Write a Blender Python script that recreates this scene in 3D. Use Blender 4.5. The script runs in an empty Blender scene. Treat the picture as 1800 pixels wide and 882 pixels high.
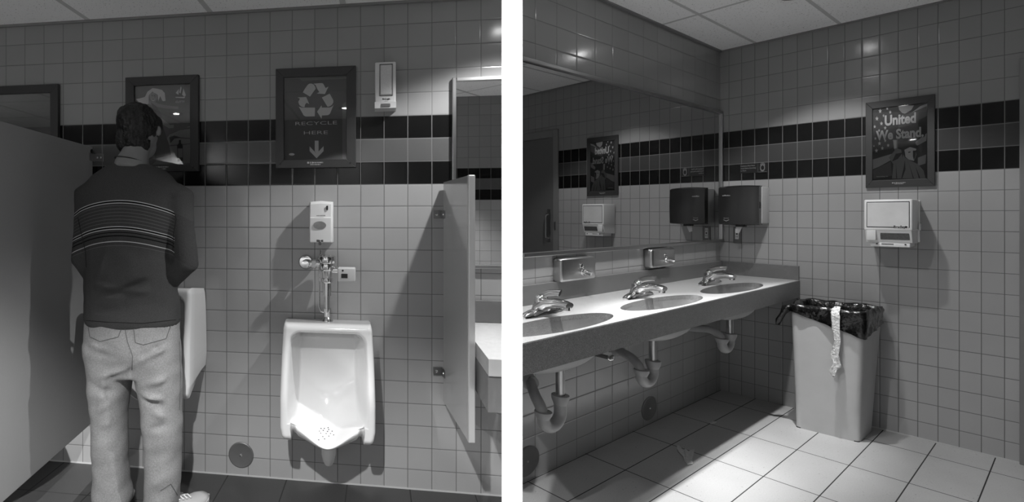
import bpy, bmesh, math, random
from math import sin, cos, pi, radians as R
from mathutils import Vector, Matrix, noise
random.seed(7)
SC = bpy.context.scene; COL = SC.collection
# ------------------------------------------------------------------ camera
CX, YH, F, H = 540.0, 375.0, 860.0, 1.2986          # focal length in pixels of the 1800x882 frame
cd = bpy.data.cameras.new('camera'); cam = bpy.data.objects.new('camera', cd); COL.objects.link(cam)
cam.location = (0, 0, H); cam.rotation_euler = (pi/2, 0, 0)
cd.sensor_fit = 'HORIZONTAL'; cd.sensor_width = 36.0; cd.lens = 36.0*F/1800
cd.shift_x = (900-CX)/1800; cd.shift_y = -(441-YH)/1800
cd.clip_start = .02
SC.camera = cam
# ------------------------------------------------------------------ world, view
W = bpy.data.worlds.new('world'); SC.world = W; W.use_nodes = True
W.node_tree.nodes['Background'].inputs[0].default_value = (1, 1, 1, 1)
W.node_tree.nodes['Background'].inputs[1].default_value = 0.0
SC.view_settings.view_transform = 'Standard'; SC.view_settings.look = 'None'
SC.view_settings.gamma = 1; SC.view_settings.use_curve_mapping = False
SC.view_settings.exposure = 0.0
# ------------------------------------------------------------------ wall frames
tL, tB = -.1434, -1.0139
OL, OC = (-.5106, 2.4501), (3.0414, 3.6034)
FR = {'L': (OL, tL), 'B': (OC, tB), 'M': (OC, tB+pi/2)}
def axes(f):
    O, t = FR[f]; return Vector((O[0], O[1], 0)), Vector((cos(t), sin(t), 0)), Vector((-sin(t), cos(t), 0))
def world(f, p):
    O, x, y = axes(f); q = O+x*p[0]+y*p[1]; q.z = p[2] if len(p) > 2 else 0; return q
def loc(f, P):
    O, x, y = axes(f); d = Vector(P)-O; return Vector((d.dot(x), d.dot(y), P[2]))
def ray(px, py): return Vector(((px-CX)/F, 1, (YH-py)/F))
def at(px, py, Y):
    r = ray(px, py)*Y; r.z += H; return r
def on(f, px, py, d=0.):                              # point of the wall plane f, d metres out of it
    O, x, y = axes(f); r = ray(px, py); k = (O.dot(y)-d)/(r.x*y.x+r.y*y.y); P = r*k; P.z += H
    return loc(f, P)
def flat(f, px, py, z):
    r = ray(px, py); k = (z-H)/r.z; P = r*k; P.z = z; return loc(f, P)
# ------------------------------------------------------------------ materials
def g(v): return (v, v, v, 1)
class NT:
    def __init__(s, name):
        s.m = bpy.data.materials.new(name); s.m.use_nodes = True; s.t = s.m.node_tree
        s.b = s.t.nodes['Principled BSDF']
    def n(s, typ, **k):
        a = s.t.nodes.new(typ)
        for q, v in k.items(): setattr(a, q, v)
        return a
    def l(s, a, b): s.t.links.new(a, b)
    def math(s, op, a, b=None, c=None):
        n = s.n('ShaderNodeMath', operation=op)
        for i, v in enumerate((a, b, c)):
            if v is None: continue
            if isinstance(v, (int, float)): n.inputs[i].default_value = v
            else: s.l(v, n.inputs[i])
        return n.outputs[0]
    def mix(s, f, a, b):
        n = s.n('ShaderNodeMix', data_type='FLOAT')
        for i, v in ((0, f), (2, a), (3, b)):
            if isinstance(v, (int, float)): n.inputs[i].default_value = v
            else: s.l(v, n.inputs[i])
        return n.outputs[0]
    def noise(s, vec, scale, detail=2):
        n = s.n('ShaderNodeTexNoise'); n.inputs['Scale'].default_value = scale; n.inputs['Detail'].default_value = detail
        if vec is not None: s.l(vec, n.inputs['Vector'])
        return n.outputs[0]
    def obj(s): return s.n('ShaderNodeTexCoord').outputs['Object']
    def base(s, v): s.l(v, s.b.inputs['Base Color'])
    def bump(s, h, strength=.5, dist=.002):
        b = s.n('ShaderNodeBump'); b.inputs['Strength'].default_value = strength; b.inputs['Distance'].default_value = dist
        s.l(h, b.inputs['Height']); s.l(b.outputs[0], s.b.inputs['Normal'])
def mat(name, v, rough=.5, metal=0., spec=.5, var=0., scale=40., bump=0., bdist=.002, coat=0.):
    t = NT(name); t.b.inputs['Base Color'].default_value = g(v); t.b.inputs['Roughness'].default_value = rough
    t.b.inputs['Metallic'].default_value = metal; t.b.inputs['Specular IOR Level'].default_value = spec
    t.b.inputs['Coat Weight'].default_value = coat
    ns = t.noise(t.obj(), scale, 4)
    if var:
        t.base(t.math('MULTIPLY_ADD', t.math('SUBTRACT', ns, .5), 2*var*v, v))
    else: t.base(t.math('MULTIPLY_ADD', ns, v*.02, v*.99))
    if bump: t.bump(ns, bump, bdist)
    return t.m
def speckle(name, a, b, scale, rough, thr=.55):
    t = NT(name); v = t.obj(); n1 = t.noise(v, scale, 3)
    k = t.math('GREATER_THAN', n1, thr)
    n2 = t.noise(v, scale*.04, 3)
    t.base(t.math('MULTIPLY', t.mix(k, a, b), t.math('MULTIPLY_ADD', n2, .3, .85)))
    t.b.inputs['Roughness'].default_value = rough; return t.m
def tile_mat(name, up, low, gx, gz, midv=.055, rough=.16):
    t = NT(name); uv = t.n('ShaderNodeUVMap').outputs[0]
    sp = t.n('ShaderNodeSeparateXYZ'); t.l(uv, sp.inputs[0]); u, v = sp.outputs[0], sp.outputs[1]
    def edge(c, w):
        f = t.math('FRACT', c); d = t.math('MINIMUM', f, t.math('SUBTRACT', 1., f))
        mr = t.n('ShaderNodeMapRange'); t.l(d, mr.inputs[0]); mr.inputs[1].default_value = w*.35; mr.inputs[2].default_value = w*.75
        return mr.outputs[0]                          # 0 in the joint, 1 on the tile
    e = t.math('MINIMUM', edge(u, gx), edge(v, gz))
    def soft(c, w):
        f = t.math('FRACT', c); d = t.math('MINIMUM', f, t.math('SUBTRACT', 1., f))
        mr = t.n('ShaderNodeMapRange'); t.l(d, mr.inputs[0]); mr.inputs[1].default_value = w*.3; mr.inputs[2].default_value = w*2.2
        mr.interpolation_type = 'SMOOTHSTEP'; return mr.outputs[0]
    hgt = t.math('MINIMUM', soft(u, gx), soft(v, gz))
    fv = t.math('FLOOR', v); fu = t.math('FLOOR', u)
    isup = t.math('GREATER_THAN', v, 3.); isbl = t.math('MULTIPLY', t.math('GREATER_THAN', v, 0.), t.math('LESS_THAN', v, 3.))
    mid = t.math('MULTIPLY', t.math('GREATER_THAN', v, 1.), t.math('LESS_THAN', v, 2.))
    c = t.mix(isup, low, up); c = t.mix(isbl, c, t.mix(mid, .006, midv))
    cv = t.n('ShaderNodeCombineXYZ'); t.l(fu, cv.inputs[0]); t.l(fv, cv.inputs[1])
    wn = t.n('ShaderNodeTexWhiteNoise'); wn.noise_dimensions = '3D'; t.l(cv.outputs[0], wn.inputs[0])
    dirt = t.noise(t.obj(), 3.0, 5)
    c = t.math('MULTIPLY', c, t.math('MULTIPLY_ADD', wn.outputs[0], .07, .965))
    c = t.math('MULTIPLY', c, t.math('MULTIPLY_ADD', dirt, .12, .94))
    gro = t.mix(isbl, .11, .15)
    t.base(t.mix(e, gro, c))
    t.l(t.mix(e, .8, t.mix(isbl, rough, .18)), t.b.inputs['Roughness'])
    fine = t.noise(t.obj(), 60., 2)
    t.bump(t.math('ADD', hgt, t.math('MULTIPLY', fine, .05)), .55, .0010)
    return t.m
def floor_mat(name, x0, sx, y0, sy, wx, wy, v):
    t = NT(name); sp = t.n('ShaderNodeSeparateXYZ'); t.l(t.obj(), sp.inputs[0])
    def edge(c, o, s_, w):
        f = t.math('FRACT', t.math('DIVIDE', t.math('SUBTRACT', c, o), s_)); d = t.math('MINIMUM', f, t.math('SUBTRACT', 1., f))
        return t.math('GREATER_THAN', d, w)
    e = t.math('MINIMUM', edge(sp.outputs[0], x0, sx, wx), edge(sp.outputs[1], y0, sy, wy))
    n1 = t.noise(t.obj(), 160., 3); n2 = t.noise(t.obj(), 3., 4)
    c = t.math('MULTIPLY', t.math('MULTIPLY_ADD', n1, .25*v, .86*v), t.math('MULTIPLY_ADD', n2, .3, .85))
    sk = t.math('GREATER_THAN', t.noise(t.obj(), 90., 1), .74); c = t.mix(sk, c, v*.5)
    t.base(t.mix(e, .03, c)); t.l(t.mix(e, .9, .42), t.b.inputs['Roughness'])
    t.bump(e, .6, .001); return t.m
def ceil_mat(name, x0, sx, y0, sy, w):
    t = NT(name); sp = t.n('ShaderNodeSeparateXYZ'); t.l(t.obj(), sp.inputs[0])
    def edge(c, o, s_, w_):
        f = t.math('FRACT', t.math('DIVIDE', t.math('SUBTRACT', c, o), s_)); d = t.math('MINIMUM', f, t.math('SUBTRACT', 1., f))
        return t.math('GREATER_THAN', t.math('MULTIPLY', d, s_), w_)
    e = t.math('MINIMUM', edge(sp.outputs[0], x0, sx, w*1.3), edge(sp.outputs[1], y0, sy, w*.9))
    pit = t.math('GREATER_THAN', t.noise(t.obj(), 110., 2), .66)
    c = t.mix(pit, .92, .50); t.base(t.mix(e, .55, c)); t.b.inputs['Roughness'].default_value = .9
    t.bump(e, .8, -.004); return t.m
def glass_mat(name):
    t = NT(name); gl = t.n('ShaderNodeBsdfGlossy'); gl.inputs['Roughness'].default_value = .02
    tr = t.n('ShaderNodeBsdfTransparent'); fr = t.n('ShaderNodeFresnel'); fr.inputs[0].default_value = 1.5
    mx = t.n('ShaderNodeMixShader'); t.l(fr.outputs[0], mx.inputs[0]); t.l(tr.outputs[0], mx.inputs[1]); t.l(gl.outputs[0], mx.inputs[2])
    t.l(mx.outputs[0], t.t.nodes['Material Output'].inputs['Surface']); return t.m
UP, LOW = .26, .36
TL_ = tile_mat('urinal_wall_tile', UP, LOW, .024, .024, .10)
TB_ = tile_mat('end_wall_tile', UP, LOW, .034, .024)
TM_ = tile_mat('mirror_wall_tile', UP, LOW, .019, .026)
FLL = floor_mat('floor_tile_darkened', .12, .295, -.265, .295, .010, .010, .058)  # tone darkened to offset the strong lamps on the urinal side
FLR = floor_mat('floor_tile', -.265, .515, -.2, .1955, .006, .011, .46)
CEL = ceil_mat('acoustic_tile_left', .03, .66, -.33, .66, .011)
CER = ceil_mat('acoustic_tile_right', -.94, 1.03, -.2, .408, .010)
porc = mat('porcelain', .76, .12, spec=.6, coat=.4)
chrome = mat('chrome', .75, .12, 1.)
steel = mat('brushed_steel', .50, .30, 1., var=.12, scale=18)
alu = mat('mirror_frame_metal', .42, .28, 1.)
dark_alu = mat('bracket_metal', .25, .35, 1.)
part_m = mat('grey_painted_panel', .36, .33, spec=.5, var=.05, scale=200, bump=.08, bdist=.0006)
screen_m = mat('screen_panel', .40, .16, spec=.9, var=.03, scale=200, coat=.5)
edge_m = mat('panel_edge_metal', .62, .35, .6)
white_p = mat('white_plastic', .74, .35)
offw = mat('aged_white_plastic', .58, .38)
dry_w = mat('white_enamel', .84, .3)
grey_p = mat('grey_plastic', .12, .35)
black = mat('black_plastic', .008, .35)
frame_m = mat('dark_grey_wood_frame', .032, .5, var=.15, scale=300)
post_m = mat('white_paint', .93, .6)
stone = speckle('speckled_surface_shaded', .08, .28, 900, .35, .52)  # counter stone with shade put into the colour, for apron and splashes
counterm = speckle('speckled_countertop_lit', .34, .60, 900, .30, .50)  # lit copy of the counter stone, for the top
basin_m = speckle('speckled_basin_shaded', .16, .48, 900, .4, .52)  # counter stone darkened because the bowls catch less light
mirror_m = mat('mirror_glass', .52, .0, 1.); mirror_l = mat('mirror_glass_brightened', .88, .0, 1.)  # same glass twice: reflection dimmed on the sink side, brightened on the urinal side
glass_m = glass_mat('frame_glass')
pvc = mat('white_pipe', .30, .45, var=.12, scale=30)
caulk = mat('white_caulk', .5, .7)
door_m = mat('door_paint', .13, .4)
trim_m = mat('door_frame_paint', .20, .4)
can_m = mat('bin_plastic', .50, .42, var=.10, scale=9)
bag_m = mat('black_bin_liner', .005, .20, spec=.6, bump=.7, bdist=.02, scale=13)
clear_m = mat('torn_clear_plastic', .72, .3, bump=.9, bdist=.01, scale=90)
paper_m = mat('crumpled_paper', .62, .8, var=.2, scale=60, bump=.6, bdist=.006)
print_hi = mat('poster_light_ink', .46, .45)
print_mid = mat('poster_mid_ink', .17, .45)
print_lo = mat('poster_grey_ink', .075, .45)
print_dk = mat('poster_dark_ink', .022, .45)
print_bk = mat('poster_black_ink', .006, .45)
smoke = mat('smoked_plastic', .022, .22, spec=.6)
skin_m = mat('skin', .22, .5, var=.08, scale=30)
hair_m = mat('dark_hair', .007, .45, var=.5, scale=70, bump=.9, bdist=.010)
shoe_m = mat('white_leather', .5, .45)
sole_m = mat('rubber_sole', .06, .7)
jean_m = mat('faded_denim', .29, .85, var=.42, scale=190, bump=.25, bdist=.002)
jean_d = mat('denim_thread', .13, .9)
# ------------------------------------------------------------------ mesh helpers
class MB:
    def __init__(s): s.bm = bmesh.new()
    def box(s, a, b, bev=0., seg=2):
        bm = bmesh.new(); bmesh.ops.create_cube(bm, size=1)
        a, b = Vector(a), Vector(b); c = (a+b)/2; d = Vector((abs(b.x-a.x), abs(b.y-a.y), abs(b.z-a.z)))
        for v in bm.verts: v.co = Vector((v.co.x*d.x, v.co.y*d.y, v.co.z*d.z))+c
        if bev: bmesh.ops.bevel(bm, geom=bm.edges[:], offset=min(bev, min(d)*.49), segments=seg, affect='EDGES', profile=.5)
        s.add(bm); return s
    def add(s, bm):
        m = bpy.data.meshes.new('t'); bm.to_mesh(m); bm.free(); s.bm.from_mesh(m); bpy.data.meshes.remove(m)
    def loft(s, rings, cap=True, closed=True):
        vs = [[s.bm.verts.new(p) for p in r] for r in rings]; n = len(vs[0])
        for a, b in zip(vs, vs[1:]):
            for i in range(n if closed else n-1):
                j = (i+1) % n
                try: s.bm.faces.new((a[i], a[j], b[j], b[i]))
                except ValueError: pass
        if cap and closed:
            s.bm.faces.new(list(reversed(vs[0]))); s.bm.faces.new(vs[-1])
        return s
    def tube(s, pts, r, n=14, cap=True, flat_=None):
        pts = [Vector(p) for p in pts]; rr = r if isinstance(r, (list, tuple)) else [r]*len(pts); rings = []
        up = None
        for i, p in enumerate(pts):
            t = (pts[min(i+1, len(pts)-1)]-pts[max(i-1, 0)]).normalized()
            if up is None: up = t.orthogonal().normalized()
            up = (up-t*up.dot(t)).normalized(); w = t.cross(up)
            q = rr[i]; ra, rb = q if isinstance(q, tuple) else (q, q)
            rings.append([p+up*cos(2*pi*k/n)*ra+w*sin(2*pi*k/n)*rb for k in range(n)])
        return s.loft(rings, cap)
    def lathe(s, prof, c=(0, 0, 0), ax=(0, 0, 1), n=32, sc=(1, 1, 1), cap=True):
        M = Vector((0, 0, 1)).rotation_difference(Vector(ax)).to_matrix(); c = Vector(c)
        rings = [[c+Vector([v*q for v, q in zip(M @ Vector((r*cos(2*pi*k/n), r*sin(2*pi*k/n), z)), sc)]) for k in range(n)] for r, z in prof]
        return s.loft(rings, cap)
    def ell(s, c, r, n=20, m=12, rot=None):
        bm = bmesh.new(); bmesh.ops.create_uvsphere(bm, u_segments=n, v_segments=m, radius=1)
        for v in bm.verts:
            q = Vector((v.co.x*r[0], v.co.y*r[1], v.co.z*r[2]))
            if rot: q = rot @ q
            v.co = q+Vector(c)
        s.add(bm); return s
    def poly(s, pts):
        vs = [s.bm.verts.new(p) for p in pts]; s.bm.faces.new(vs); return s
    def prism(s, pts, ext):
        ext = Vector(ext); return s.loft([[Vector(p) for p in pts], [Vector(p)+ext for p in pts]])
    def build(s, name, m, parent=None, smooth=False, off=None, tri=False):
        if off is not None:
            for v in s.bm.verts: v.co -= off
        bmesh.ops.recalc_face_normals(s.bm, faces=s.bm.faces[:])
        me = bpy.data.meshes.new(name); s.bm.to_mesh(me); s.bm.free()
        o = bpy.data.objects.new(name, me); COL.objects.link(o); me.materials.append(m)
        if parent: o.parent = parent
        if smooth:
            me.polygons.foreach_set('use_smooth', [True]*len(me.polygons))
            if smooth is True:
                me.set_sharp_from_angle(angle=R(38))
        return o
def tag(o, label=None, cat=None, group=None, kind=None):
    if label: o['label'] = label
    if cat: o['category'] = cat
    if group: o['group'] = group
    if kind: o['kind'] = kind
    return o
def thing(name, label, cat, f, p, group=None, rz=0.):
    o = bpy.data.objects.new(name, None); COL.objects.link(o); o.empty_display_size = .05
    if f is None: o.location = p; o.rotation_euler = (0, 0, rz)
    else: o.location = world(f, p); o.rotation_euler = (0, 0, FR[f][1]+rz)
    return tag(o, label, cat, group)
def children(o): return [c for c in bpy.data.objects if c.parent == o]
def copy_tree(o, parent=None):
    c = o.copy(); COL.objects.link(c)
    if parent is not None: c.parent = parent
    for ch in children(o): copy_tree(ch, c)
    return c
def fplace(o, f, p=(0, 0, 0)):
    o.location = world(f, p); o.rotation_euler = (0, 0, FR[f][1]); return o
def text(name, body, m, parent, size, loc_, sx=1., bold=0., rot=(pi/2, 0, 0), align='CENTER', depth=.0003, spacing=1., flip=False):
    c = bpy.data.curves.new(name, 'FONT'); c.body = body; c.size = size; c.align_x = align; c.align_y = 'CENTER'
    c.offset = bold; c.extrude = depth; c.space_character = spacing; c.space_line = .8; c.resolution_u = 3
    t = bpy.data.objects.new(name, c); COL.objects.link(t)
    bpy.context.view_layer.update()
    me = bpy.data.meshes.new_from_object(t.evaluated_get(bpy.context.evaluated_depsgraph_get()))
    bpy.data.objects.remove(t); me.materials.clear(); me.materials.append(m)
    for v in me.vertices: v.co.x *= sx
    o = bpy.data.objects.new(name, me); COL.objects.link(o); o.parent = parent; o.location = loc_; o.rotation_euler = rot
    return o
# ------------------------------------------------------------------ the room
zbL, zcL = 1.4362, 2.3002; zbR, zcR = 1.5333, 2.4931
def wall(name, f, xa, xb, z0, h1, h2, zc, u0, su, m, thick=.1, y=0., side=1, sgn=1):
    """tiled wall: quads split at the row where the tile height changes, tile numbers in the UV map"""
    bm = bmesh.new(); uvl = bm.loops.layers.uv.new('UVMap')
    def row(z): return (z-z0)/(h1 if z >= z0 else h2)
    zs = [0, z0, zc]
    for a, b in zip(zs, zs[1:]):
        vs = [bm.verts.new((xa, y, a)), bm.verts.new((xb, y, a)), bm.verts.new((xb, y, b)), bm.verts.new((xa, y, b))]
        fc = bm.faces.new(vs)
        for lp in fc.loops:
            lp[uvl].uv = (sgn*(lp.vert.co.x-u0)/su, (lp.vert.co.z-z0)/(h1 if a >= z0 else h2))
    t = y+thick*side
    for a, b in ((xa, xa), (xb, xb)):
        fc = bm.faces.new([bm.verts.new((a, y, 0)), bm.verts.new((a, t, 0)), bm.verts.new((a, t, zc)), bm.verts.new((a, y, zc))])
        for lp in fc.loops: lp[uvl].uv = (.5, row(lp.vert.co.z))
    fc = bm.faces.new([bm.verts.new((xa, t, 0)), bm.verts.new((xb, t, 0)), bm.verts.new((xb, t, zc)), bm.verts.new((xa, t, zc))])
    for lp in fc.loops: lp[uvl].uv = (.5, -.5)
    fc = bm.faces.new([bm.verts.new((xa, y, zc)), bm.verts.new((xb, y, zc)), bm.verts.new((xb, t, zc)), bm.verts.new((xa, t, zc))])
    for lp in fc.loops: lp[uvl].uv = (.5, 5.5)
    me = bpy.data.meshes.new(name); bm.to_mesh(me); bm.free(); me.materials.append(m)
    o = bpy.data.objects.new(name, me); COL.objects.link(o); fplace(o, f); return tag(o, kind='structure')
xLe, dMe = 1.452, 2.42
wall('wall_left', 'L', -3.3, xLe, zbL, .108, .10332, 2.56, 0, .1106, TL_)
wall('wall_middle', 'M', -dMe, 0, zbR, .12, .11033, 2.56, -.0651, .1829, TM_, sgn=-1)
wall('wall_right', 'B', 0, 5.9, zbR, .12, .11033, 2.56, .0515, .0721, TB_)
wall('wall_rear', 'L', -3.3, 7.8, zbL, .108, .10332, 2.56, 0, .1106, TL_, y=-2.85, side=-1)
o = wall('wall_side', 'L', 0, 2.85, zbL, .108, .10332, 2.56, 0, .1106, TL_)
o.location = world('L', (-3.3, -2.85, 0)); o.rotation_euler = (0, 0, tL+pi/2)
J1, J2 = world('L', (xLe, 0, 0)), world('M', (-dMe, 0, 0))
m = MB(); m.prism([J1, J2, J2+Vector((.05, .1, 0)), J1+Vector((-.02, .1, 0))], (0, 0, 2.56)); tag(m.build('trim_1', trim_m), kind='structure')
RV = Vector((-.1986, -.4745, 0)); JM = (J1+J2)/2
def slab(name, f, pts, z0, z1, m):
    b = MB(); ps = [loc(f, Vector((p.x, p.y, 0))) for p in pts]
    b.prism([(p.x, p.y, z0) for p in ps], (0, 0, z1-z0)); o = b.build(name, m); fplace(o, f); return tag(o, kind='structure')
wL0, rL0, rR0 = world('L', (-3.3, 0, 0)), world('L', (-3.3, -2.85, 0)), world('L', (6.75, -2.85, 0))
bEnd = world('B', (5.88, 0, 0)); cor = world('B', (0, 0, 0))
slab('floor', 'L', [rL0, RV, JM, J1, wL0], -.08, 0, FLL)
slab('floor', 'M', [RV, bEnd, cor, J2, JM], -.08, 0, FLR)
slab('ceiling', 'L', [rL0, RV, JM, J1, wL0], zcL, zcL+.03, CEL)
slab('ceiling', 'M', [RV, bEnd, cor, J2, JM], zcR, zcR+.03, CER)
n_ = (JM-RV).normalized(); s_ = Vector((-n_.y, n_.x, 0))*.01
m = MB(); m.prism([RV+s_*0+Vector((0, 0, zcL)), JM+Vector((0, 0, zcL)), JM-s_+Vector((0, 0, zcL)), RV-s_+Vector((0, 0, zcL))], (0, 0, .26)); tag(m.build('trim_2', trim_m), kind='structure')
# ceiling edge angles and floor caulk lines
def strip(name, f, a, b, m, parent=None):
    q = MB(); q.box(a, b); o = q.build(name, m, parent); fplace(o, f); return tag(o, kind='structure')
strip('trim_3', 'L', (-3.3, -.012, zcL-.012), (xLe, 0, zcL), trim_m)
strip('trim_4', 'B', (0, -.010, zcR-.010), (5.8, 0, zcR), trim_m)
strip('trim_5', 'M', (-dMe, -.014, zcR-.010), (0, 0, zcR), trim_m)
strip('trim_6', 'L', (-3.3, -.004, 0), (xLe, 0, .006), caulk)
strip('trim_7', 'B', (.45, -.003, 0), (1.25, 0, .008), caulk)
# added partition: white edge fills the dividing gap, panel behind it blocks lamp light
pc = at(900, 375, .70); ang = math.atan((900-CX)/F)
t = thing('added_partition', 'added thin floor-to-ceiling partition with white front edge, blocking light between urinals and sink counter', 'partition', None, (pc.x, pc.y, 0), rz=-ang)
m = MB(); m.box((-.01352, 0.012, 0.06), (.01352, 0.80, zcL-.003)); m.build('panel', smoke, t)  # added to block the urinal side lamps, dark to dim its reflection
m = MB(); m.box((-.01362, 0, 0.06), (.01362, .012, zcL-.003)); m.build('edge_trim', post_m, t)
m = MB(); m.box((-.0139, -.0004, 0), (.0139, 0.8004, .06)); m.build('base_rail', part_m, t)
# ------------------------------------------------------------------ lamps: recessed downlights
bulb_m = NT('lamp_bulb'); bulb_m.b.inputs['Emission Color'].default_value = g(1); bulb_m.b.inputs['Emission Strength'].default_value = 60.; bulb_m = bulb_m.m
can_i = mat('downlight_reflector', .5, .25, .8)
LAMPS = [('M', -.80, -.60, zcR, 40, 160, 54, 0, 'nearest the deep corner of the room'), ('M', -1.86, -.465, zcR, 32, 270, 52, 0, 'above the middle wash basin'), ('M', -2.80, -.50, 2.33, 80, 50, 61, zcR-2.33, 'above the white partition end of the sink counter'),
         ('L', -1.15, -2.35, zcL, 400, 60, 64, 0, 'behind the man in the striped sweater'), ('L', .55, -2.33, zcL, 285, 10, 58, 0, 'facing the empty urinal')]
for f, x, y, z, pw, pn, half, drop, lab in LAMPS:
    t = thing('downlight', 'round ceiling downlight '+lab, 'ceiling light', f, (x, y, z), 'downlights in the ceiling')
    m = MB(); m.lathe([(.055, -.004), (.068, -.004), (.068, max(0, drop-.001)), (.055, max(0, drop-.001))], n=36, cap=False); m.lathe([(.068, -.004), (.055, -.004), (.052, 0.0)], n=36, cap=False); m.build('trim_ring', trim_m, t, True)
    m = MB(); m.lathe([(.0, -.0005), (.030, -.002), (.0, -.004)], n=20, cap=False); m.build('bulb', bulb_m, t, True)
    for e_, hf, bl in ((pw, half, .35), (pn, 21 if f == 'M' else 42, 1.)):    # wide spill and narrow beam of the reflector
        ld = bpy.data.lights.new('downlight', 'SPOT'); ld.energy = e_; ld.spot_size = R(2*hf); ld.spot_blend = bl; ld.shadow_soft_size = .024
        lo = bpy.data.objects.new('lamp', ld); COL.objects.link(lo); lo.parent = t; lo.location = (0, 0, -.03); lo.rotation_euler = (R(3 if drop and hf > 50 else 1.5 if f == 'M' and hf < 50 else 0), 0, 0); lo.scale = (1.4, .50 if hf < 50 else .80, 1) if drop == 0 and f == 'M' else (1, 1, 1)   # cones squeezed oval to shape the light over the counter
# ------------------------------------------------------------------ framed posters
def poster(f, label, oc, ic, depth, group, bg=print_dk):
    """oc/ic: outer and inner corners in photo pixels (TL, TR, BR, BL)"""
    O = [on(f, *p, depth) for p in oc]; I = [on(f, *p, depth) for p in ic]
    x0, x1 = (O[0].x+O[3].x)/2, (O[1].x+O[2].x)/2; z1, z0 = (O[0].z+O[1].z)/2, (O[2].z+O[3].z)/2
    a0, a1 = (I[0].x+I[3].x)/2, (I[1].x+I[2].x)/2; c1, c0 = (I[0].z+I[1].z)/2, (I[2].z+I[3].z)/2
    r = Vector(((x0+x1)/2, 0, z0)); t = thing('poster_frame', label, 'framed poster', f, r, group)
    q = MB()
    for pts in ([(x0, z0), (x1, z0), (a1, c0), (a0, c0)], [(x1, z0), (x1, z1), (a1, c1), (a1, c0)],
                [(x1, z1), (x0, z1), (a0, c1), (a1, c1)], [(x0, z1), (x0, z0), (a0, c0), (a0, c1)]):
        b = bmesh.new(); vs = [b.verts.new((p[0]-r.x, -depth, p[1]-r.z)) for p in pts]; vb = [b.verts.new((p[0]-r.x, -.001, p[1]-r.z)) for p in pts]
        b.faces.new(vs); b.faces.new(list(reversed(vb)))
        for i in range(4): b.faces.new((vs[i], vb[i], vb[(i+1) % 4], vs[(i+1) % 4]))
        q.add(b)
    fr = q.build('frame', frame_m, t)
    md = fr.modifiers.new('b', 'BEVEL'); md.width = .0015; md.segments = 2
    s = (x1-x0)/.26
    q = MB(); q.box((a0-r.x-.004, -.0085, c0-r.z-.004), (a1-r.x+.004, -.004, c1-r.z+.004)); pr = q.build('print', bg, t)
    q = MB(); q.box((a0-r.x, -.0125, c0-r.z), (a1-r.x, -.0120, c1-r.z)); q.build('glass', glass_m, t)
    def P(px, py, k=0):                               # photo pixel -> point on the print, layer k
        v = on(f, px, py, .0090); return Vector((v.x-r.x, -.0090-.00025*k, v.z-r.z))
    def inside(v): return Vector((min(max(v.x, a0-r.x), a1-r.x), v.y, min(max(v.z, c0-r.z), c1-r.z)))
    for cxx in (x0+.6*(a0-x0), x1-.6*(x1-a1)):        # corner screws
        q = MB(); q.lathe([(.003*s, 0), (.003*s, .0008), (.001*s, .0012)], (cxx-r.x, -depth, (z0+c0)/2-r.z), (0, -1, 0), 12); q.build('screw', print_bk, fr)
    return t, fr, pr, P, inside, (x0-r.x, x1-r.x, z0-r.z, z1-r.z, a0-r.x, a1-r.x, c0-r.z, c1-r.z)
def shapes(name, m, parent, polys, P, k, clip):
    for pl in polys:
        q = MB(); q.poly([clip(P(x, y, k)) for x, y in pl]); q.build(name, m, parent)
def circ(cx, cy, rx, ry, n=18, a0=0): return [(cx+rx*cos(2*pi*i/n+a0), cy+ry*sin(2*pi*i/n+a0)) for i in range(n)]
def credit(fr, ext, depth, k=1.):
    x0, x1, z0, z1, a0, a1, c0, c1 = ext; zc = (z0+c0)/2; xm = (x0+x1)/2; w = (x1-x0)
    q = MB(); rnd = random.Random(3)
    for row, (xa, xb, h) in enumerate(((-.10, .09, .05), (-.06, .06, .03))):
        x = xa*w
        while x < xb*w:
            s = (.010 if (row == 0 and x < -.03*w) else .006)*w; hh = h*w*(.30 if row == 0 and x > -.03*w else .42)
            q.box((xm+x, -depth-.0006, zc+.012*w-row*.024*w-hh/2), (xm+x+s, -depth, zc+.012*w-row*.024*w+hh/2)); x += s*rnd.choice((1.35, 1.5, 2.2))
    q.build('imprint_line', print_hi, fr)
# recycle poster
def c4(x, y): return (470+x/4.2, 100+y/4.2)
t, fr, pr, P, cl, ext = poster('L', 'dark framed poster reading RECYCLE HERE with a recycling symbol, above the empty urinal', [(483, 122), (624, 114), (627, 293), (486, 296)], [(498, 136), (609, 130.5), (609, 279.5), (499, 281)], .022, 'framed posters on the tiled walls')
A = [[(262, 262), (275, 238), (298, 206), (308, 198), (325, 196), (343, 205), (354, 222), (357, 234), (315, 293)],
     [(340, 197), (400, 193), (412, 197), (430, 230), (451, 219), (425, 274), (364, 270), (384, 260), (368, 236), (356, 208)],
     [(402, 300), (460, 271), (486, 318), (487, 335), (478, 352), (462, 364), (444, 368)],
     [(367, 405), (400, 357), (402, 374), (460, 373), (478, 366), (490, 352), (462, 420), (447, 430), (402, 432), (400, 456)],
     [(231, 366), (252, 374), (352, 374), (350, 438), (283, 440), (268, 432)],
     [(222, 299), (287, 296), (309, 349), (290, 338), (278, 352), (274, 372), (255, 369), (236, 355), (228, 332), (240, 308)]]
shapes('recycling_symbol', print_hi, pr, [[c4(*q) for q in a] for a in A], P, 1, cl)
shapes('down_arrow', print_hi, pr, [[c4(*q) for q in ((350, 618), (378, 618), (378, 697), (363, 716), (350, 697))], [c4(*q) for q in ((363, 714), (415, 658), (415, 695), (363, 748), (312, 695), (312, 660))]], P, 1, cl)
shapes('round_logo', print_hi, pr, [[c4(*q) for q in circ(180, 719, 21, 9)]], P, 1, cl)
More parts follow.
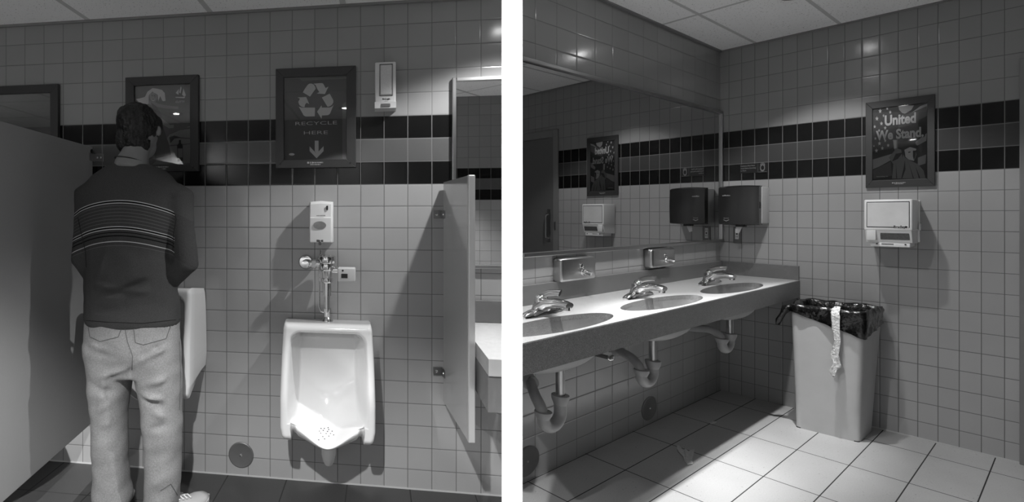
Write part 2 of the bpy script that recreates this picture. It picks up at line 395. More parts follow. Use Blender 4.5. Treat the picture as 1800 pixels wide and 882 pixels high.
shapes('fold_crease', print_lo, pr, [[c4(*q) for q in ((122, 160), (240, 160), (255, 178), (585, 160), (585, 150), (122, 150))], [c4(*q) for q in ((553, 350), (580, 330), (580, 750), (553, 750))]], P, .5, cl)
a, b = P(*c4(205, 490), 1), P(*c4(512, 490), 1)
tx = text('lettering', 'RECYCLE', print_hi, pr, .0235, ((a.x+b.x)/2, a.y, (a.z+b.z)/2), 1.12, -.0002)
wd = tx.dimensions.x; tx.scale = ((b.x-a.x)/max(wd, 1e-4), 1, 1)
a, b = P(*c4(268, 560), 1), P(*c4(445, 560), 1)
tx = text('lettering', 'HERE', print_hi, pr, .0235, ((a.x+b.x)/2, a.y, (a.z+b.z)/2), 1.12, -.0002)
tx.scale = ((b.x-a.x)/max(tx.dimensions.x, 1e-4), 1, 1)
credit(fr, ext, .022)
# liquor advert behind the man
def c5(x, y): return (200+x/4.41, 110+y/4.41)
t, fr, pr, P, cl, ext = poster('L', 'dark framed advert with a blonde woman and bottle, behind the man\'s head', [(218, 138), (347, 129), (350, 299), (222, 303)], [(233, 151.5), (332, 145), (335.5, 287), (237, 291)], .022, 'framed posters on the tiled walls', print_lo)
S = lambda n, m_, pl, k: shapes(n, m_, pr, [[c5(*q) for q in a] for a in pl], P, k, cl)
S('printed_beach', print_mid, [[(330, 760), (330, 700), (430, 560), (590, 490), (600, 780), (300, 790)]], 1)
S('printed_wave', print_lo, [[(380, 520), (600, 500), (600, 512), (390, 540)], [(440, 570), (600, 585), (600, 592), (440, 585)], [(430, 640), (600, 625), (600, 632), (430, 650)]], 2)
S('printed_hair', print_hi, [[(172, 283), (240, 270), (262, 225), (300, 198), (335, 202), (375, 212), (392, 235), (400, 290), (380, 300), (360, 260), (345, 300), (340, 250), (300, 225), (275, 250), (270, 320), (180, 315), (200, 298)]], 2)
S('printed_face', print_hi, [circ(305, 265, 28, 34)], 3)
S('printed_face_shade', print_lo, [circ(298, 256, 5, 3, 8), circ(318, 258, 5, 3, 8), circ(308, 284, 8, 3, 8)], 4)
S('printed_hair_strand', print_hi, [[(345, 215), (395, 232), (402, 296), (385, 300), (388, 262), (372, 296), (368, 250), (352, 262)], [(175, 285), (255, 262), (270, 300), (265, 322), (210, 322)]], 3)
S('printed_figure', print_mid, [[(272, 255), (300, 228), (335, 245), (340, 280), (322, 308), (345, 318), (400, 330), (500, 342), (500, 360), (400, 355), (340, 345), (270, 320)], [(370, 430), (440, 485), (465, 480), (465, 505), (430, 510), (380, 480)]], 3)
S('printed_dress', print_dk, [[(290, 310), (330, 340), (370, 400), (375, 470), (430, 640), (445, 715), (320, 745), (300, 600), (330, 480)]], 4)
S('printed_bottle', print_bk, [[(492, 640), (505, 625), (505, 600), (522, 600), (522, 625), (535, 640), (538, 765), (495, 767)]], 5)
S('printed_bottle_label', print_mid, [[(497, 665), (533, 665), (534, 735), (499, 737)]], 6)
S('printed_rope', print_dk, [[(430, 580), (470, 565), (520, 580), (470, 590), (440, 625)]], 4)
S('ship_emblem', print_hi, [[(480, 235), (505, 205), (502, 250)], [(508, 230), (520, 183), (526, 196), (518, 240)], [(530, 250), (540, 200), (560, 255), (545, 262)], [(478, 266), (540, 266), (555, 262), (548, 276), (480, 272)]], 3)
S('printed_streak', print_lo, [[(430, 480), (445, 470), (520, 395), (523, 397), (450, 480)]], 3)  # thin grey diagonal streak on the print
a = P(*c5(515, 305), 3); text('lettering', 'CUTTY', print_hi, pr, .0150, (a.x, a.y, a.z), 1.0)
credit(fr, ext, .022)
# frame above the toilet stall
t, fr, pr, P, cl, ext = poster('L', 'dark framed poster over the toilet stall, half hidden by the grey stall panel', [(-32, 154), (100, 146), (103, 322), (-28, 326)], [(-17, 167), (86.5, 161), (89, 308), (-14, 312)], .022, 'framed posters on the tiled walls', print_lo)
credit(fr, ext, .022)
# United We Stand poster on the right wall
def c6(x, y): return (1500+x/4.41, 150+y/4.41)
t, fr, pr, P, cl, ext = poster('B', 'dark framed United We Stand poster with flag and robed statue, above the hand dryer', [(1522, 180), (1645, 165.5), (1641.5, 328), (1521, 329)], [(1534, 190.5), (1631.5, 180.5), (1628, 315), (1533, 316)], .016, 'framed posters on the tiled walls')
S = lambda n, m_, pl, k: shapes(n, m_, pr, [[c6(*q) for q in a] for a in pl], P, k, cl)
S('printed_flag_stripe', mat('poster_stripe_ink', .27, .45), [[(350, 160), (470, 155), (450, 190), (400, 220), (380, 215), (355, 190)], [(350, 330), (400, 310), (570, 235), (580, 140), (520, 160), (440, 220), (350, 300)], [(150, 610), (150, 575), (300, 530), (290, 580), (200, 630), (150, 650)], [(480, 440), (570, 370), (565, 430), (490, 470)], [(500, 560), (565, 535), (560, 605), (500, 625)]], 1)
S('printed_flag_shade', print_lo, [[(350, 225), (420, 225), (570, 160), (575, 235), (430, 310), (350, 330)], [(150, 660), (290, 590), (300, 700), (155, 725)]], 1.5)
st = []
for x, y, q in ((208, 200, 17), (263, 180, 12), (183, 258, 17), (236, 236, 13), (218, 296, 16), (286, 208, 14), (166, 320, 13), (247, 330, 15), (200, 350, 12), (171, 412, 12), (203, 450, 16), (247, 428, 13), (179, 506, 16), (225, 487, 15), (270, 465, 14), (160, 470, 8)):
    st.append([(x+(q if i % 2 == 0 else q*.42)*sin(pi*i/5)*.85, y-(q if i % 2 == 0 else q*.42)*cos(pi*i/5)*1.15) for i in range(10)])
S('printed_star', print_hi, st, 2)
S('printed_statue', print_mid, [[(305, 420), (345, 420), (345, 490), (375, 500), (400, 560), (500, 610), (545, 660), (560, 722), (300, 722), (310, 610), (275, 560), (320, 505)]], 3)
S('printed_statue_head', print_hi, [[(400, 520), (440, 492), (485, 500), (488, 540), (470, 585), (430, 575), (405, 555)], [(310, 425), (335, 425), (335, 488), (316, 492)], [(395, 500), (440, 478), (485, 490), (490, 500), (440, 492), (400, 520)]], 4)
S('printed_face_shade', print_dk, [[(462, 505), (486, 505), (484, 545), (470, 580), (462, 550)], [(425, 515), (445, 512), (443, 520), (427, 524)]], 5)
S('printed_robe_fold', print_dk, [[(330, 530), (385, 520), (345, 570), (300, 590)], [(400, 580), (405, 650), (380, 720), (372, 720), (390, 640)], [(330, 600), (340, 720), (332, 720)], [(430, 600), (470, 720), (462, 720)], [(480, 620), (520, 720), (508, 720)], [(372, 500), (400, 490), (382, 560)]], 5)
S('printed_crown_spike', print_bk, [[(395+i*15, 482-8*sin(i*.5)), (402+i*15, 455-12*sin(i*.55)), (409+i*15, 480-8*sin(i*.5))] for i in range(7)], 5)
for body, xa, xb, yy, ya, yb in (('United', 243, 487, 262, 218, 300), ('We Stand.', 178, 550, 375, 335, 412)):
    a, b = P(*c6(xa, yy+8), 6), P(*c6(xb, yy-8), 6); hgt = (P(*c6(xa, ya), 6)-P(*c6(xa, yb), 6)).z
    for nm, mm, bo, dy in (('lettering_outline', print_bk, .0042, 0), ('lettering', print_hi, .0024, -.0004)):
        tx = text(nm, body, mm, pr, .062, ((a.x+b.x)/2, a.y+dy, (a.z+b.z)/2), 1, bo)
        e_ = 1.05 if bo > .003 else 1.
        tx.scale = ((b.x-a.x)/max(tx.dimensions.x, 1e-4)*e_, hgt/max(tx.dimensions.y, 1e-4)*e_, 1)
        v = [q.co.y for q in tx.data.vertices]; tx.location.z -= (max(v)+min(v))/2*tx.scale[1]
a = P(*c6(225, 706), 6); text('small_print', 'Advertising, Inc.', print_hi, pr, .0085, (a.x, a.y, a.z), .85, .0001)
credit(fr, ext, .016)
# ------------------------------------------------------------------ mirror and counter, urinal side
def c0(f, p, r): return Vector((p[0]-r[0], p[1]-r[1], p[2]-r[2]))
a = on('L', 795, 140, .02); b = on('L', 835, 474, .02)
mx0, mz1, mz0 = a.x, 1.926, 1.045; mx1 = xLe-.006; fw = .018; r = Vector((mx0, 0, mz0))
t = thing('wall_mirror', 'steel framed mirror above the counter end behind the urinal screen', 'mirror', 'L', r)
m = MB(); m.box((fw*.6, -.012, fw*.6), (mx1-mx0, -.002, mz1-mz0-fw*.6)); m.build('glass', mirror_l, t)
m = MB(); m.box((0, -.022, 0), (fw, 0, mz1-mz0), .003); m.box((fw, -.022, 0), (mx1-mx0, 0, fw), .003); m.box((fw, -.022, mz1-mz0-fw), (mx1-mx0, 0, mz1-mz0), .003); m.build('frame', alu, t)
zc = .798; xa = 1.232; r = Vector((xa, 0, 0))
t = thing('sink_counter', 'end of a speckled grey sink counter beyond the urinal screen', 'counter', 'L', r)
q = lambda px_, d: on('L', px_, 400, d).x-xa
wf = q(893, .60); wm = q(893, .0)
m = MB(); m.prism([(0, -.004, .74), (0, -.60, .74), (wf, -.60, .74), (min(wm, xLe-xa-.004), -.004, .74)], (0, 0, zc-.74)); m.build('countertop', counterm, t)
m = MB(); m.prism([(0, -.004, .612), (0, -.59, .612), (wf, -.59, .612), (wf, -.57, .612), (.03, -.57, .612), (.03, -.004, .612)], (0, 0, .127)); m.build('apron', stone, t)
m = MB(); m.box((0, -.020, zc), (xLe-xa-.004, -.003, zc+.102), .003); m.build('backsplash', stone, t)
# trap and stop valve below it
p = on('L', 868, 704, .3)
t = thing('drain_trap', 'white drain trap hanging under the counter end beside the urinal screen', 'pipe', 'L', (p.x, -.3, p.z))
m = MB(); pts = [(0, 0, .02)]+[(.035-.035*cos(a_), 0, -.035*sin(a_)+.0) for a_ in [pi*i/10 for i in range(11)]]+[(.07, 0, .14)]
pts = [(0, .06, .05), (0, .02, .04)]+pts[0:]
m.tube([Vector(v) for v in pts], .021, 16); m.build('bend', pvc, t, True)
m = MB(); m.tube([(0, .04, .05), (0, .28, .05)], .018, 14); m.build('waste_arm', pvc, t, True)
m = MB(); m.lathe([(.028, 0), (.028, .018), (.024, .022)], (.07, 0, .035)); m.lathe([(.014, 0), (.014, .10)], (.07, 0, .05)); m.build('tailpipe', chrome, t, True)
p = on('L', 848, 672, .12)
t = thing('stop_valve', 'small chrome shut-off valve under the counter end beside the urinal screen', 'valve', 'L', (p.x, 0, p.z))
m = MB(); m.tube([(0, -.005, 0), (0, -.12, 0)], .012, 12); m.tube([(0, -.10, -.01), (.0, -.10, .06), (.03, -.14, .09)], .007, 10); m.build('body', chrome, t, True)
m = MB(); m.ell((0, -.14, 0), (.022, .01, .014)); m.build('handle', chrome, t, True)
m = MB(); m.lathe([(.024, 0), (.024, .004), (.014, .007)], (0, 0, 0), (0, -1, 0)); m.build('flange', chrome, t, True)
# ------------------------------------------------------------------ urinal screen and stall panel
yawp = radians_p = math.atan2(.043, 1)               # both panels lean a little out of square with the wall
def panel_frame(name, label, cat, f, x, zb, rz): return thing(name, label, cat, f, (x, 0, zb), rz=rz)
S0 = on('L', 780, 375, .022); rz = -yawp-tL; t = thing('urinal_screen', 'grey urinal screen panel with metal edge between the empty urinal and the counter', 'partition', 'L', (S0.x, -.022, .43), rz=rz)
m = MB(); m.box((-.002, -.395, 0), (.018, 0, 1.013), .002); m.build('panel', screen_m, t)
m = MB(); m.box((-.003, -.409, -.002), (.0235, -.388, 1.015), .004); m.build('edge_trim', edge_m, t)
def bracket(parent, z, s=1., side=-1, k=1.):
    q = MB(); q.box((-.045*s, .012, z-.018), (-.002*s, .017, z+.018), .001); q.box((-.006*s, -.035, z-.018), (-.0025*s, .017, z+.018), .001); q.build('bracket', dark_alu, parent)
    br = children(parent)[-1]
    for a, b_ in ((-.03*s, .011), ):
        w = MB(); w.lathe([(.007, 0), (.006, .004), (.0, .005)], (a, .012, z), (0, -1, 0), 12, cap=False); w.build('screw', chrome, br, True)
    w = MB(); w.lathe([(.006, 0), (.005, .004), (.0, .005)], (-.006*s, -.02, z), (-s, 0, 0), 12, cap=False); w.build('screw', chrome, br, True)
for yy in (377, 652): bracket(t, on('L', 772, yy, .01).z-.43, 1.)
S1 = on('L', 163, 375, .02)
t = thing('stall_partition', 'large plain grey toilet stall panel at the left of the man', 'partition', 'L', (S1.x, -.02, 0.2245), rz=rz)
m = MB(); m.box((-.025, -1.75, 0), (0, 0, 1.4155), .003); m.build('panel', part_m, t)
for yy in (277, 600):
    z = on('L', 170, yy, .01).z-.2245
    w = MB(); w.box((0.001, -.04, z-.02), (.004, .016, z+.02), .001); w.box((.001, .012, z-.02), (.05, .016, z+.02), .001); br = w.build('bracket', dark_alu, t)
    for xx in (.02, .038):
        w = MB(); w.lathe([(.006, 0), (.005, .004), (0, .005)], (xx, .012, z), (0, -1, 0), 12, cap=False); w.build('screw', chrome, br, True)
w = MB(); w.lathe([(.013, 0), (.013, .003), (.009, .005)], (0, -.012, 1.39), (1, 0, 0), 20); w.build('bolt_cap', black, t, True)
for yy_ in (-.9, -1.7):                               # pilasters standing the panel on the floor
    w = MB(); w.lathe([(.011, -.22), (.011, 0)], (-.0125, yy_, 0), n=14); w.lathe([(.022, -.2245), (.02, -.215)], (-.0125, yy_, 0), n=14); w.build('leg', steel, t, True)
# toilet of which only the foot shows under the panel
p = flat('L', 56, 838, 0)
t = thing('toilet', 'white toilet whose foot shows below the grey stall panel', 'toilet', 'L', (-.985, -.45, 0), rz=0)
def oval(cx, cy, rx, ry, z, n=28, fr_=1.): return [(cx+rx*cos(2*pi*i/n), cy+ry*sin(2*pi*i/n)*(fr_ if sin(2*pi*i/n) < 0 else 1), z) for i in range(n)]
m = MB(); m.loft([oval(0, -.02, .145, .29, 0), oval(0, -.02, .14, .28, .03), oval(0, 0, .09, .2, .10), oval(0, 0, .09, .19, .2), oval(0, -.06, .15, .25, .32), oval(0, -.07, .18, .30, .38), oval(0, -.07, .18, .30, .40), oval(0, -.07, .13, .24, .40), oval(0, -.05, .07, .14, .28)])
m.build('bowl', porc, t, True)
m = MB(); m.loft([oval(0, -.07, .185, .305, .402), oval(0, -.07, .185, .305, .425), oval(0, -.07, .11, .21, .425), oval(0, -.07, .11, .21, .402)], cap=False); m.build('seat', black, t, True)
m = MB(); m.box((-.2, .22, .38), (.2, .43, .75), .02, 3); m.box((-.21, .21, .75), (.21, .435, .78), .012, 3); m.box((-.12, .1, .2), (.12, .42, .39), .03, 3); m.build('tank', porc, t, True)
# ------------------------------------------------------------------ urinals
def lerp(a, b, k): return a+(b-a)*k
def interp(tab, x):
    for (a, va), (b, vb) in zip(tab, tab[1:]):
        if x <= b: return va+(vb-va)*max(0, (x-a))/(b-a)
    return tab[-1][1]
def sm(x): x = max(0., min(1., x)); return x*x*(3-2*x)
UX = on('L', 575, 600, .30).x                        # centre of the rim
USH = .10                                            # the bowl leans out of square with the wall by this slope
def make_urinal():
    t = thing('urinal', 'x', 'urinal', 'L', (UX, 0, 0))
    W0 = lambda px_, py, d: (on('L', px_, py, d).x-UX, on('L', px_, py, d).z)
    dF = .30
    zt = on('L', 575, 576.5, dF).z                     # rim top
    zcor = on('L', 575, 781, dF).z                   # corner feet
    def zbot(s):                                     # lower outline, s in -1..1
        a = abs(s)
        if a > .80: return zcor+.012*sm((a-.80)/.2)*0
        mid = on('L', 575, 798, dF+.03).z; sh = on('L', 575, 774, dF).z
        return lerp(sh, mid, sm(1-a/.80)**.9) if a < .76 else lerp(sh, zcor, sm((a-.76)/.04))
    def hw(z):                                       # half width of the rim against height
        k = (z-zcor)/(zt-zcor); return interp([(0, .192), (.12, .203), (.35, .2035), (.7, .200), (.95, .195), (1., .190)], k)
    zl = lambda s: lerp(on('L', 575, 748, dF).z, on('L', 575, 780, dF).z, sm(1-abs(s)/.78)) if abs(s) < .78 else on('L', 575, 748, dF).z
    NS, NT_ = 128, 130
    ww = .045
    def depth(s, z, part=None):
        x = s*hw(z); a = abs(x); k = (z-zcor)/(zt-zcor)
        outer = lerp(.310, .250, sm((k-.30)/.7))
        iw = hw(z)-.050; zf = zl(s)
        top = sm((zt-.036-z)/.018); side = sm((iw+.022-a)/.040)
        dz = max(0, z-zf)
        cav = .085+.185*math.exp(-(dz/.085)**1.05)+.05*sm((a/.15)**2)*0
        cav -= .016*sm((zt-.052-z)/.004)*(1-sm((zt-.082-z)/.004))
        q_ = 1-min(1, math.hypot(1-min(1, max(0, (zt-.030-z)/.045)), 1-min(1, max(0, (iw+.022-a)/.050)))); d = lerp(outer, min(cav, outer), sm(q_*1.05))
        a_ = abs(s); lipw = 1-min(1, a_/.78)**2
        if part == 'lip':
            kk = (zf-z)/max(.01, zf-zbot(s))
            if a_ < .78: d = outer+.028*lipw-.012*(1-math.sqrt(max(0, 1-(1-min(1, kk/.18))**2)))-.05*kk**2-.02*sm((a_-.62)/.1)*(1-sm((a_-.74)/.04))
            else: d = outer-.030*max(0, (kk-.6)/.4)**2
        elif a_ < .78 and dz < .03: d = lerp(outer+.028*lipw-.012, d, sm(dz/.016)) if side > .5 else lerp(d, d, 0)
        e = min(1, (1-a_)/.10); d -= .022*(1-math.sqrt(max(0, 1-(1-e)**2)))
        d -= .025*(1-math.sqrt(max(0, 1-(1-min(1, (zt-z)/.022))**2)))
        return d
    rings = []
    ss = [-1+2*i/NS for i in range(NS+1)]
    NB = 16
    for j in range(NT_+1):
        ring = []
        for s in ss:
            if j <= NB: z = lerp(zbot(s), zl(s), j/NB); d = depth(s, z, 'lip')
            else:
                tt = (j-NB)/(NT_-NB); z = lerp(zl(s), zt, tt**1.25); d = depth(s, z)
            ring.append(Vector((s*hw(z), -d, z)))
        rings.append(ring)
    m = MB(); bm = m.bm
    V = [[bm.verts.new(p) for p in r_] for r_ in rings]
    for j in range(NT_):
        for i in range(NS): bm.faces.new((V[j][i], V[j][i+1], V[j+1][i+1], V[j+1][i]))
    for _ in range(3): bmesh.ops.smooth_vert(bm, verts=[V[j][i] for j in range(NB+3, NT_-3) for i in range(4, NS-3)], factor=.5, use_axis_x=True, use_axis_y=True, use_axis_z=True)
    loop = [V[0][i] for i in range(NS+1)]+[V[j][NS] for j in range(1, NT_+1)]+[V[NT_][i] for i in range(NS-1, -1, -1)]+[V[j][0] for j in range(NT_-1, 0, -1)]
    prev = loop
    zlow = zcor+.075
    for kk in (.25, .5, .75, 1.):
        cur = []
        for v in loop:
            c = v.co; y = lerp(c.y, -.001, kk); z = c.z
            zt_ = max(z, zlow+.02*abs(c.x)) if z < zlow+.1 else z
            z2 = lerp(z, zt_, kk); z2 = z2-.028*kk*sm((z-(zt-.12))/.12)
            x = c.x*(1+.06*kk*sm((z-zcor)/.15))
            cur.append(bm.verts.new((x, y, z2)))
        n = len(loop)
        for i in range(n): bm.faces.new((prev[i], prev[(i+1) % n], cur[(i+1) % n], cur[i]))
        prev = cur
    bm.faces.new(prev)
    XW = on('L', 576, 570, 0).x-UX; pass
    for v in bm.verts: v.co.x += XW*(1+v.co.y/.30)
    o = m.build('body', porc, t, True)
    # drain strainer
    zd = on('L', 573, 768, dF-.05); q = MB(); rnd = random.Random(5)
    cxd, czd = on('L', 573, 768, .22).x-UX-XW*.25, zl(0)+.022
    for k in range(16):
        a_ = k*2.4; rr = .006+.0062*math.sqrt(k)
        dx, dz = rr*cos(a_)*1.25, rr*sin(a_)*.38
        xx, zz = cxd+dx, czd+dz
        sv = (xx)/hw(zz); dd = depth(max(-1, min(1, sv)), zz)
        q = MB(); q.ell((xx+XW*(1-dd/.30), -dd-.001, zz), (.0030, .002, .0022), 8, 6); q.build('drain_hole', black, t, True)
    q = MB(); zb = on('L', 577, 798, .2).z; q.lathe([(.034, .06), (.034, .0), (.028, -.03), (.018, -.05), (.0, -.056)], (on('L', 577, 800, .16).x-UX, -.14, on('L', 577, 800, .16).z), n=24, cap=False); q.build('outlet_boss', porc, t, True)
    return t
u1 = make_urinal(); u1['label'] = 'empty white porcelain urinal below the RECYCLE HERE poster'; u1['group'] = 'wall urinals'
u2 = copy_tree(u1); u2['label'] = 'white porcelain urinal the man stands at, mostly hidden by his legs'
u2.location = world('L', (on('L', 333, 600, .30).x-.215, -.004, .138)); u2.scale = (1, .88, 1)
# flush valve
VX = on('L', 575, 500, .09).x
t = thing('flush_valve', 'chrome flush valve with white sensor box above the empty urinal', 'flush valve', 'L', (VX, 0, 0))
zz = lambda py, d=.09: on('L', 575, py, d).z
xx = lambda px_, d=.09: on('L', px_, 500, d).x-VX
Y0 = -.09
m = MB()
m.lathe([(.0, zz(447.5)), (.026, zz(447.5)), (.030, zz(449)), (.040, zz(450)), (.042, zz(452)), (.042, zz(460)), (.038, zz(462)), (.0, zz(462))], (0, Y0, 0), n=28)
m.lathe([(.0, zz(462)), (.034, zz(462)), (.036, zz(464)), (.036, zz(472)), (.030, zz(475)), (.0, zz(475))], (0, Y0, 0), n=28)
m.lathe([(.0, zz(474)), (.030, zz(474)), (.024, zz(480)), (.021, zz(492)), (.0, zz(492))], (0, Y0, 0), n=28); m.build('valve_body', chrome, t, True)
m = MB(); m.lathe([(.021, zz(519)), (.021, zz(497)), (.025, zz(496)), (.027, zz(494)), (.027, zz(489)), (.022, zz(488))], (0, Y0, 0), n=24); m.build('coupling', chrome, t, True)
m = MB(); m.lathe([(.0145, zz(566)), (.0145, zz(517))], (0, Y0, 0), n=20); m.lathe([(.019, zz(547)), (.019, zz(541))], (0, Y0, 0), n=12); m.build('flush_pipe', chrome, t, True)
m = MB(); m.lathe([(.032, zz(573)), (.032, zz(568)), (.024, zz(560)), (.014, zz(556))], (0, Y0, 0), n=24); m.build('spud_cover', chrome, t, True)
m = MB(); m.tube([(xx(537, .03), -.09, zz(464)), (0, -.09, zz(464))], .014, 16); m.tube([(xx(549), -.09, zz(464)), (xx(556), -.09, zz(464))], .021, 8); m.tube([(xx(537, .05), -.005, zz(464)), (xx(537, .05), -.06, zz(464))], .015, 16)
m.ell((xx(538), -.075, zz(464)), (.020, .03, .020)); m.build('supply_stop', chrome, t, True)
m = MB(); m.lathe([(.036, 0), (.036, .005), (.030, .014), (.018, .016)], (xx(537, .02), 0, zz(464)), (0, -1, 0), 28); m.build('escutcheon', chrome, t, True)
m = MB(); m.lathe([(.020, 0), (.018, .014), (.006, .016)], (xx(537, .1), -.100, zz(464)), (0, -1, 0), 20); m.build('stop_cap', chrome, t, True)
m = MB(); m.tube([(xx(563), -.07, zz(440)), (xx(561), -.075, zz(470)), (xx(561), -.08, zz(540)), (xx(564), -.085, zz(548)), (xx(572), -.088, zz(550))], .004, 8); m.build('side_tube', chrome, t, True)
m = MB(); m.tube([(0, Y0, zz(474)), (xx(596), Y0, zz(474))], .016, 14); m.build('sensor_stem', chrome, t, True)
m = MB(); m.box((xx(594), -.125, zz(493)), (xx(625), -.07, zz(469)), .006, 3); sb = m.build('sensor_box', offw, t, True)
m = MB(); m.box((xx(600, .125), -.1262, zz(488, .125)), (xx(611, .125), -.124, zz(480.5, .125))); m.lathe([(.0045, 0), (.0045, .001)], (xx(602.5, .125), -.125, zz(475, .125)), (0, -1, 0), 14); m.build('sensor_window', black, sb)
# air freshener
def corners(f, x0, x1, y0, y1, d): a, b = on(f, x0, y1, d), on(f, x1, y0, d); return a, b
a, b = corners('L', 659, 696, 107, 191, .07)
r = Vector((a.x, 0, a.z)); w, h = b.x-a.x, b.z-a.z
t = thing('air_freshener', 'small white wall air freshener beside the RECYCLE HERE poster', 'air freshener', 'L', r)
m = MB(); m.box((0, -.065, .012), (w, 0, h), .006, 3); m.build('body', offw, t, True)
m = MB(); m.prism([(-.001, 0, 0), (-.001, -.068, .002), (-.001, -.072, .03), (-.001, 0, .05)], (w+.002, 0, 0)); m.build('base', offw, t)
m = MB(); m.box((w*.26, -.0685, h*.30), (w*.80, -.064, h*.93), .002); m.build('cover', mat('speckled_grille', .50, .5, var=.25, scale=400), t)
m = MB()
for k in range(2): m.box((w*(.22 if k == 0 else .82), -.0672, h*.28), (w*(.25 if k == 0 else .85), -.0648, h*.95))
m.box((w*.22, -.0672, h*.93), (w*.85, -.0648, h*.95)); m.box((w*.22, -.0672, h*.27), (w*.85, -.0648, h*.285)); m.build('cover_seam', print_lo, t)
m = MB()
for k in range(11): m.box((-.0005, -.045, h*(.40+.02*k)), (.001, -.02, h*(.408+.02*k)))
m.build('vent_slots', print_dk, t)
m = MB(); m.box((w*.30, -.0735, .008), (w*.74, -.067, .022), .002); m.build('sensor_window', grey_p, t)
text('lettering', 'BioLogix', print_bk, t, .0105, (w*.54, -.0654, h*.205), .95, .0003)
text('small_print', 'air care', print_lo, t, .005, (w*.54, -.0654, h*.16), 1, 0)
# hand sanitizer dispenser
a, b = corners('L', 543, 584, 354, 426, .09); r = Vector((a.x, 0, a.z)); w, h = b.x-a.x, b.z-a.z
t = thing('sanitizer_dispenser', 'white automatic dispenser box on the wall directly above the chrome flush valve', 'dispenser', 'L', r)
m = MB()
rings = []
for z_, dd in ((0, .085), (.004, .09), (h*.6, .092), (h*.62, .088), (h*.93, .082), (h*.985, .07), (h, .05)):
    rings.append([(0+.002, -.002, z_), (w-.002, -.002, z_), (w, -dd+.012, z_), (w-.006, -dd, z_+.0), (w*.5, -dd-.004, z_+(.004 if z_ > h*.9 else 0)), (.006, -dd, z_), (0, -dd+.012, z_)])
m.loft(rings); m.build('housing', white_p, t, True)
m = MB(); m.lathe([(.0, .001), (.030, .001), (.030, 0)], (w*.47, -.0965, h*.42), (0, -1, 0), 28, sc=(1, 1, 1)); 
for v in m.bm.verts: v.co.z = h*.42+(v.co.z-h*.42)*.62; v.co.y = -.0965
m.build('oval_window', mat('frosted_window', .42, .4, var=.2, scale=90), t)
m = MB(); m.box((w*.745, -.094, h*.79), (w*.82, -.086, h*.90), .003, 3); m.build('refill_window', black, t, True)
m = MB(); m.box((w*.33, -.094, .003), (w*.62, -.075, .014), .002); m.box((w*.42, -.094, -.012), (w*.53, -.075, .004), .002); m.build('nozzle', print_lo, t)
text('small_print', 'HAND SANITIZER', print_bk, t, .0052, (w*.52, -.0955, h*.655), 1, .0002)
# chrome cleanout covers
def cleanout(f, px_, py, rpx, label):
    c = on(f, px_, py, 0); e = on(f, px_, py-rpx, 0); rr = e.z-c.z
    t = thing('cleanout_cover', label, 'cover plate', f, (c.x, 0, c.z), 'round cleanout covers low on the walls')
    k = {'L': 1.0, 'M': 1.35}[f]
    m = MB(); m.lathe([(rr, 0), (rr, .003), (rr*.93, .0055), (rr*.88, .0045), (.0, .005)], (0, 0, 0), (0, -1, 0), 48, sc=(k, 1, 1), cap=False); m.build('plate', mat('worn_steel', .16 if f == 'L' else .17, .42, .4, var=.1, scale=30), t, True)
    m = MB(); m.lathe([(.007, .004), (.006, .008), (0, .009)], (0, 0, 0), (0, -1, 0), 14, cap=False); m.build('screw', chrome, t, True)
cleanout('L', 424, 799, 22.5, 'round steel cleanout cover on the tiles left of the empty urinal')
cleanout('M', 1141, 717, 20.5, 'round steel cleanout cover below the middle wash basin')
cleanout('M', 926, 810, 26, 'round steel cleanout cover at the white partition end of the sink wall')
# ------------------------------------------------------------------ right side: mirror
x0, x1 = -2.385, -.004; z0, z1 = 1.088, 2.046; t = thing('wall_mirror', 'long steel framed mirror above the three wash basins', 'mirror', 'M', (x0, 0, z0))
w, h = x1-x0, z1-z0
m = MB(); m.box((.01, -.010, .006), (w-.012, -.002, h-.006)); m.build('glass', mirror_m, t)
m = MB(); m.box((0, -.026, 0), (w, 0, .020), .003); m.box((0, -.022, h-.020), (w, 0, h), .003); m.box((w-.020, -.022, .020), (w, 0, h-.020), .003); m.build('frame', alu, t)
# ------------------------------------------------------------------ counter with three basins
SK = [-.806, -1.69, -2.600]; SA, SB, SY = .385, .088, -.322
ZT, ZB, CD, CL = .857, .745, .425, 2.40
t = thing('sink_counter', 'long speckled grey counter with three oval basins below the long mirror', 'counter', 'M', (0, 0, 0))
m = MB(); bm = m.bm; N = 40
xcuts = [-CL]
cells = [(-2.985 if i == 2 else (SK[i]+SK[i+1])/2, (-.40 if i == 0 else (SK[i]+SK[i-1])/2)) for i in range(3)]
def quad(a, b, c, d): bm.faces.new([bm.verts.new(v) for v in (a, b, c, d)])
y0, y1 = -CD, -.003
XL = -2.99
def ring_rect(xa, xb, n):                             # rectangle perimeter sampled by angle about the basin centre
    return None
for i, cx in enumerate(SK):
    xa, xb = (XL if i == 2 else cells[i][0]), (-.415 if i == 0 else (SK[i]+SK[i-1])/2)
    inner, outer = [], []
    angs = sorted(set([2*pi*k/N for k in range(N)]+[math.atan2(y-SY, x-cx) % (2*pi) for x in (xa, xb) for y in (y0, y1)]))
    for a_ in angs:
        inner.append((cx+SA*cos(a_), SY+SB*sin(a_)))
        tx_ = ((xb-cx)/cos(a_) if cos(a_) > 1e-9 else (xa-cx)/cos(a_) if cos(a_) < -1e-9 else 1e9)
        ty_ = ((y1-SY)/sin(a_) if sin(a_) > 1e-9 else (y0-SY)/sin(a_) if sin(a_) < -1e-9 else 1e9)
        k = min(tx_, ty_); outer.append((cx+k*cos(a_), SY+k*sin(a_)))
    n = len(angs)
    for z_ in (ZT, ZB+.08):
        vi = [bm.verts.new((*p_, z_)) for p_ in inner]; vo = [bm.verts.new((*p_, z_)) for p_ in outer]
        for k in range(n): bm.faces.new((vi[k], vi[(k+1) % n], vo[(k+1) % n], vo[k]))
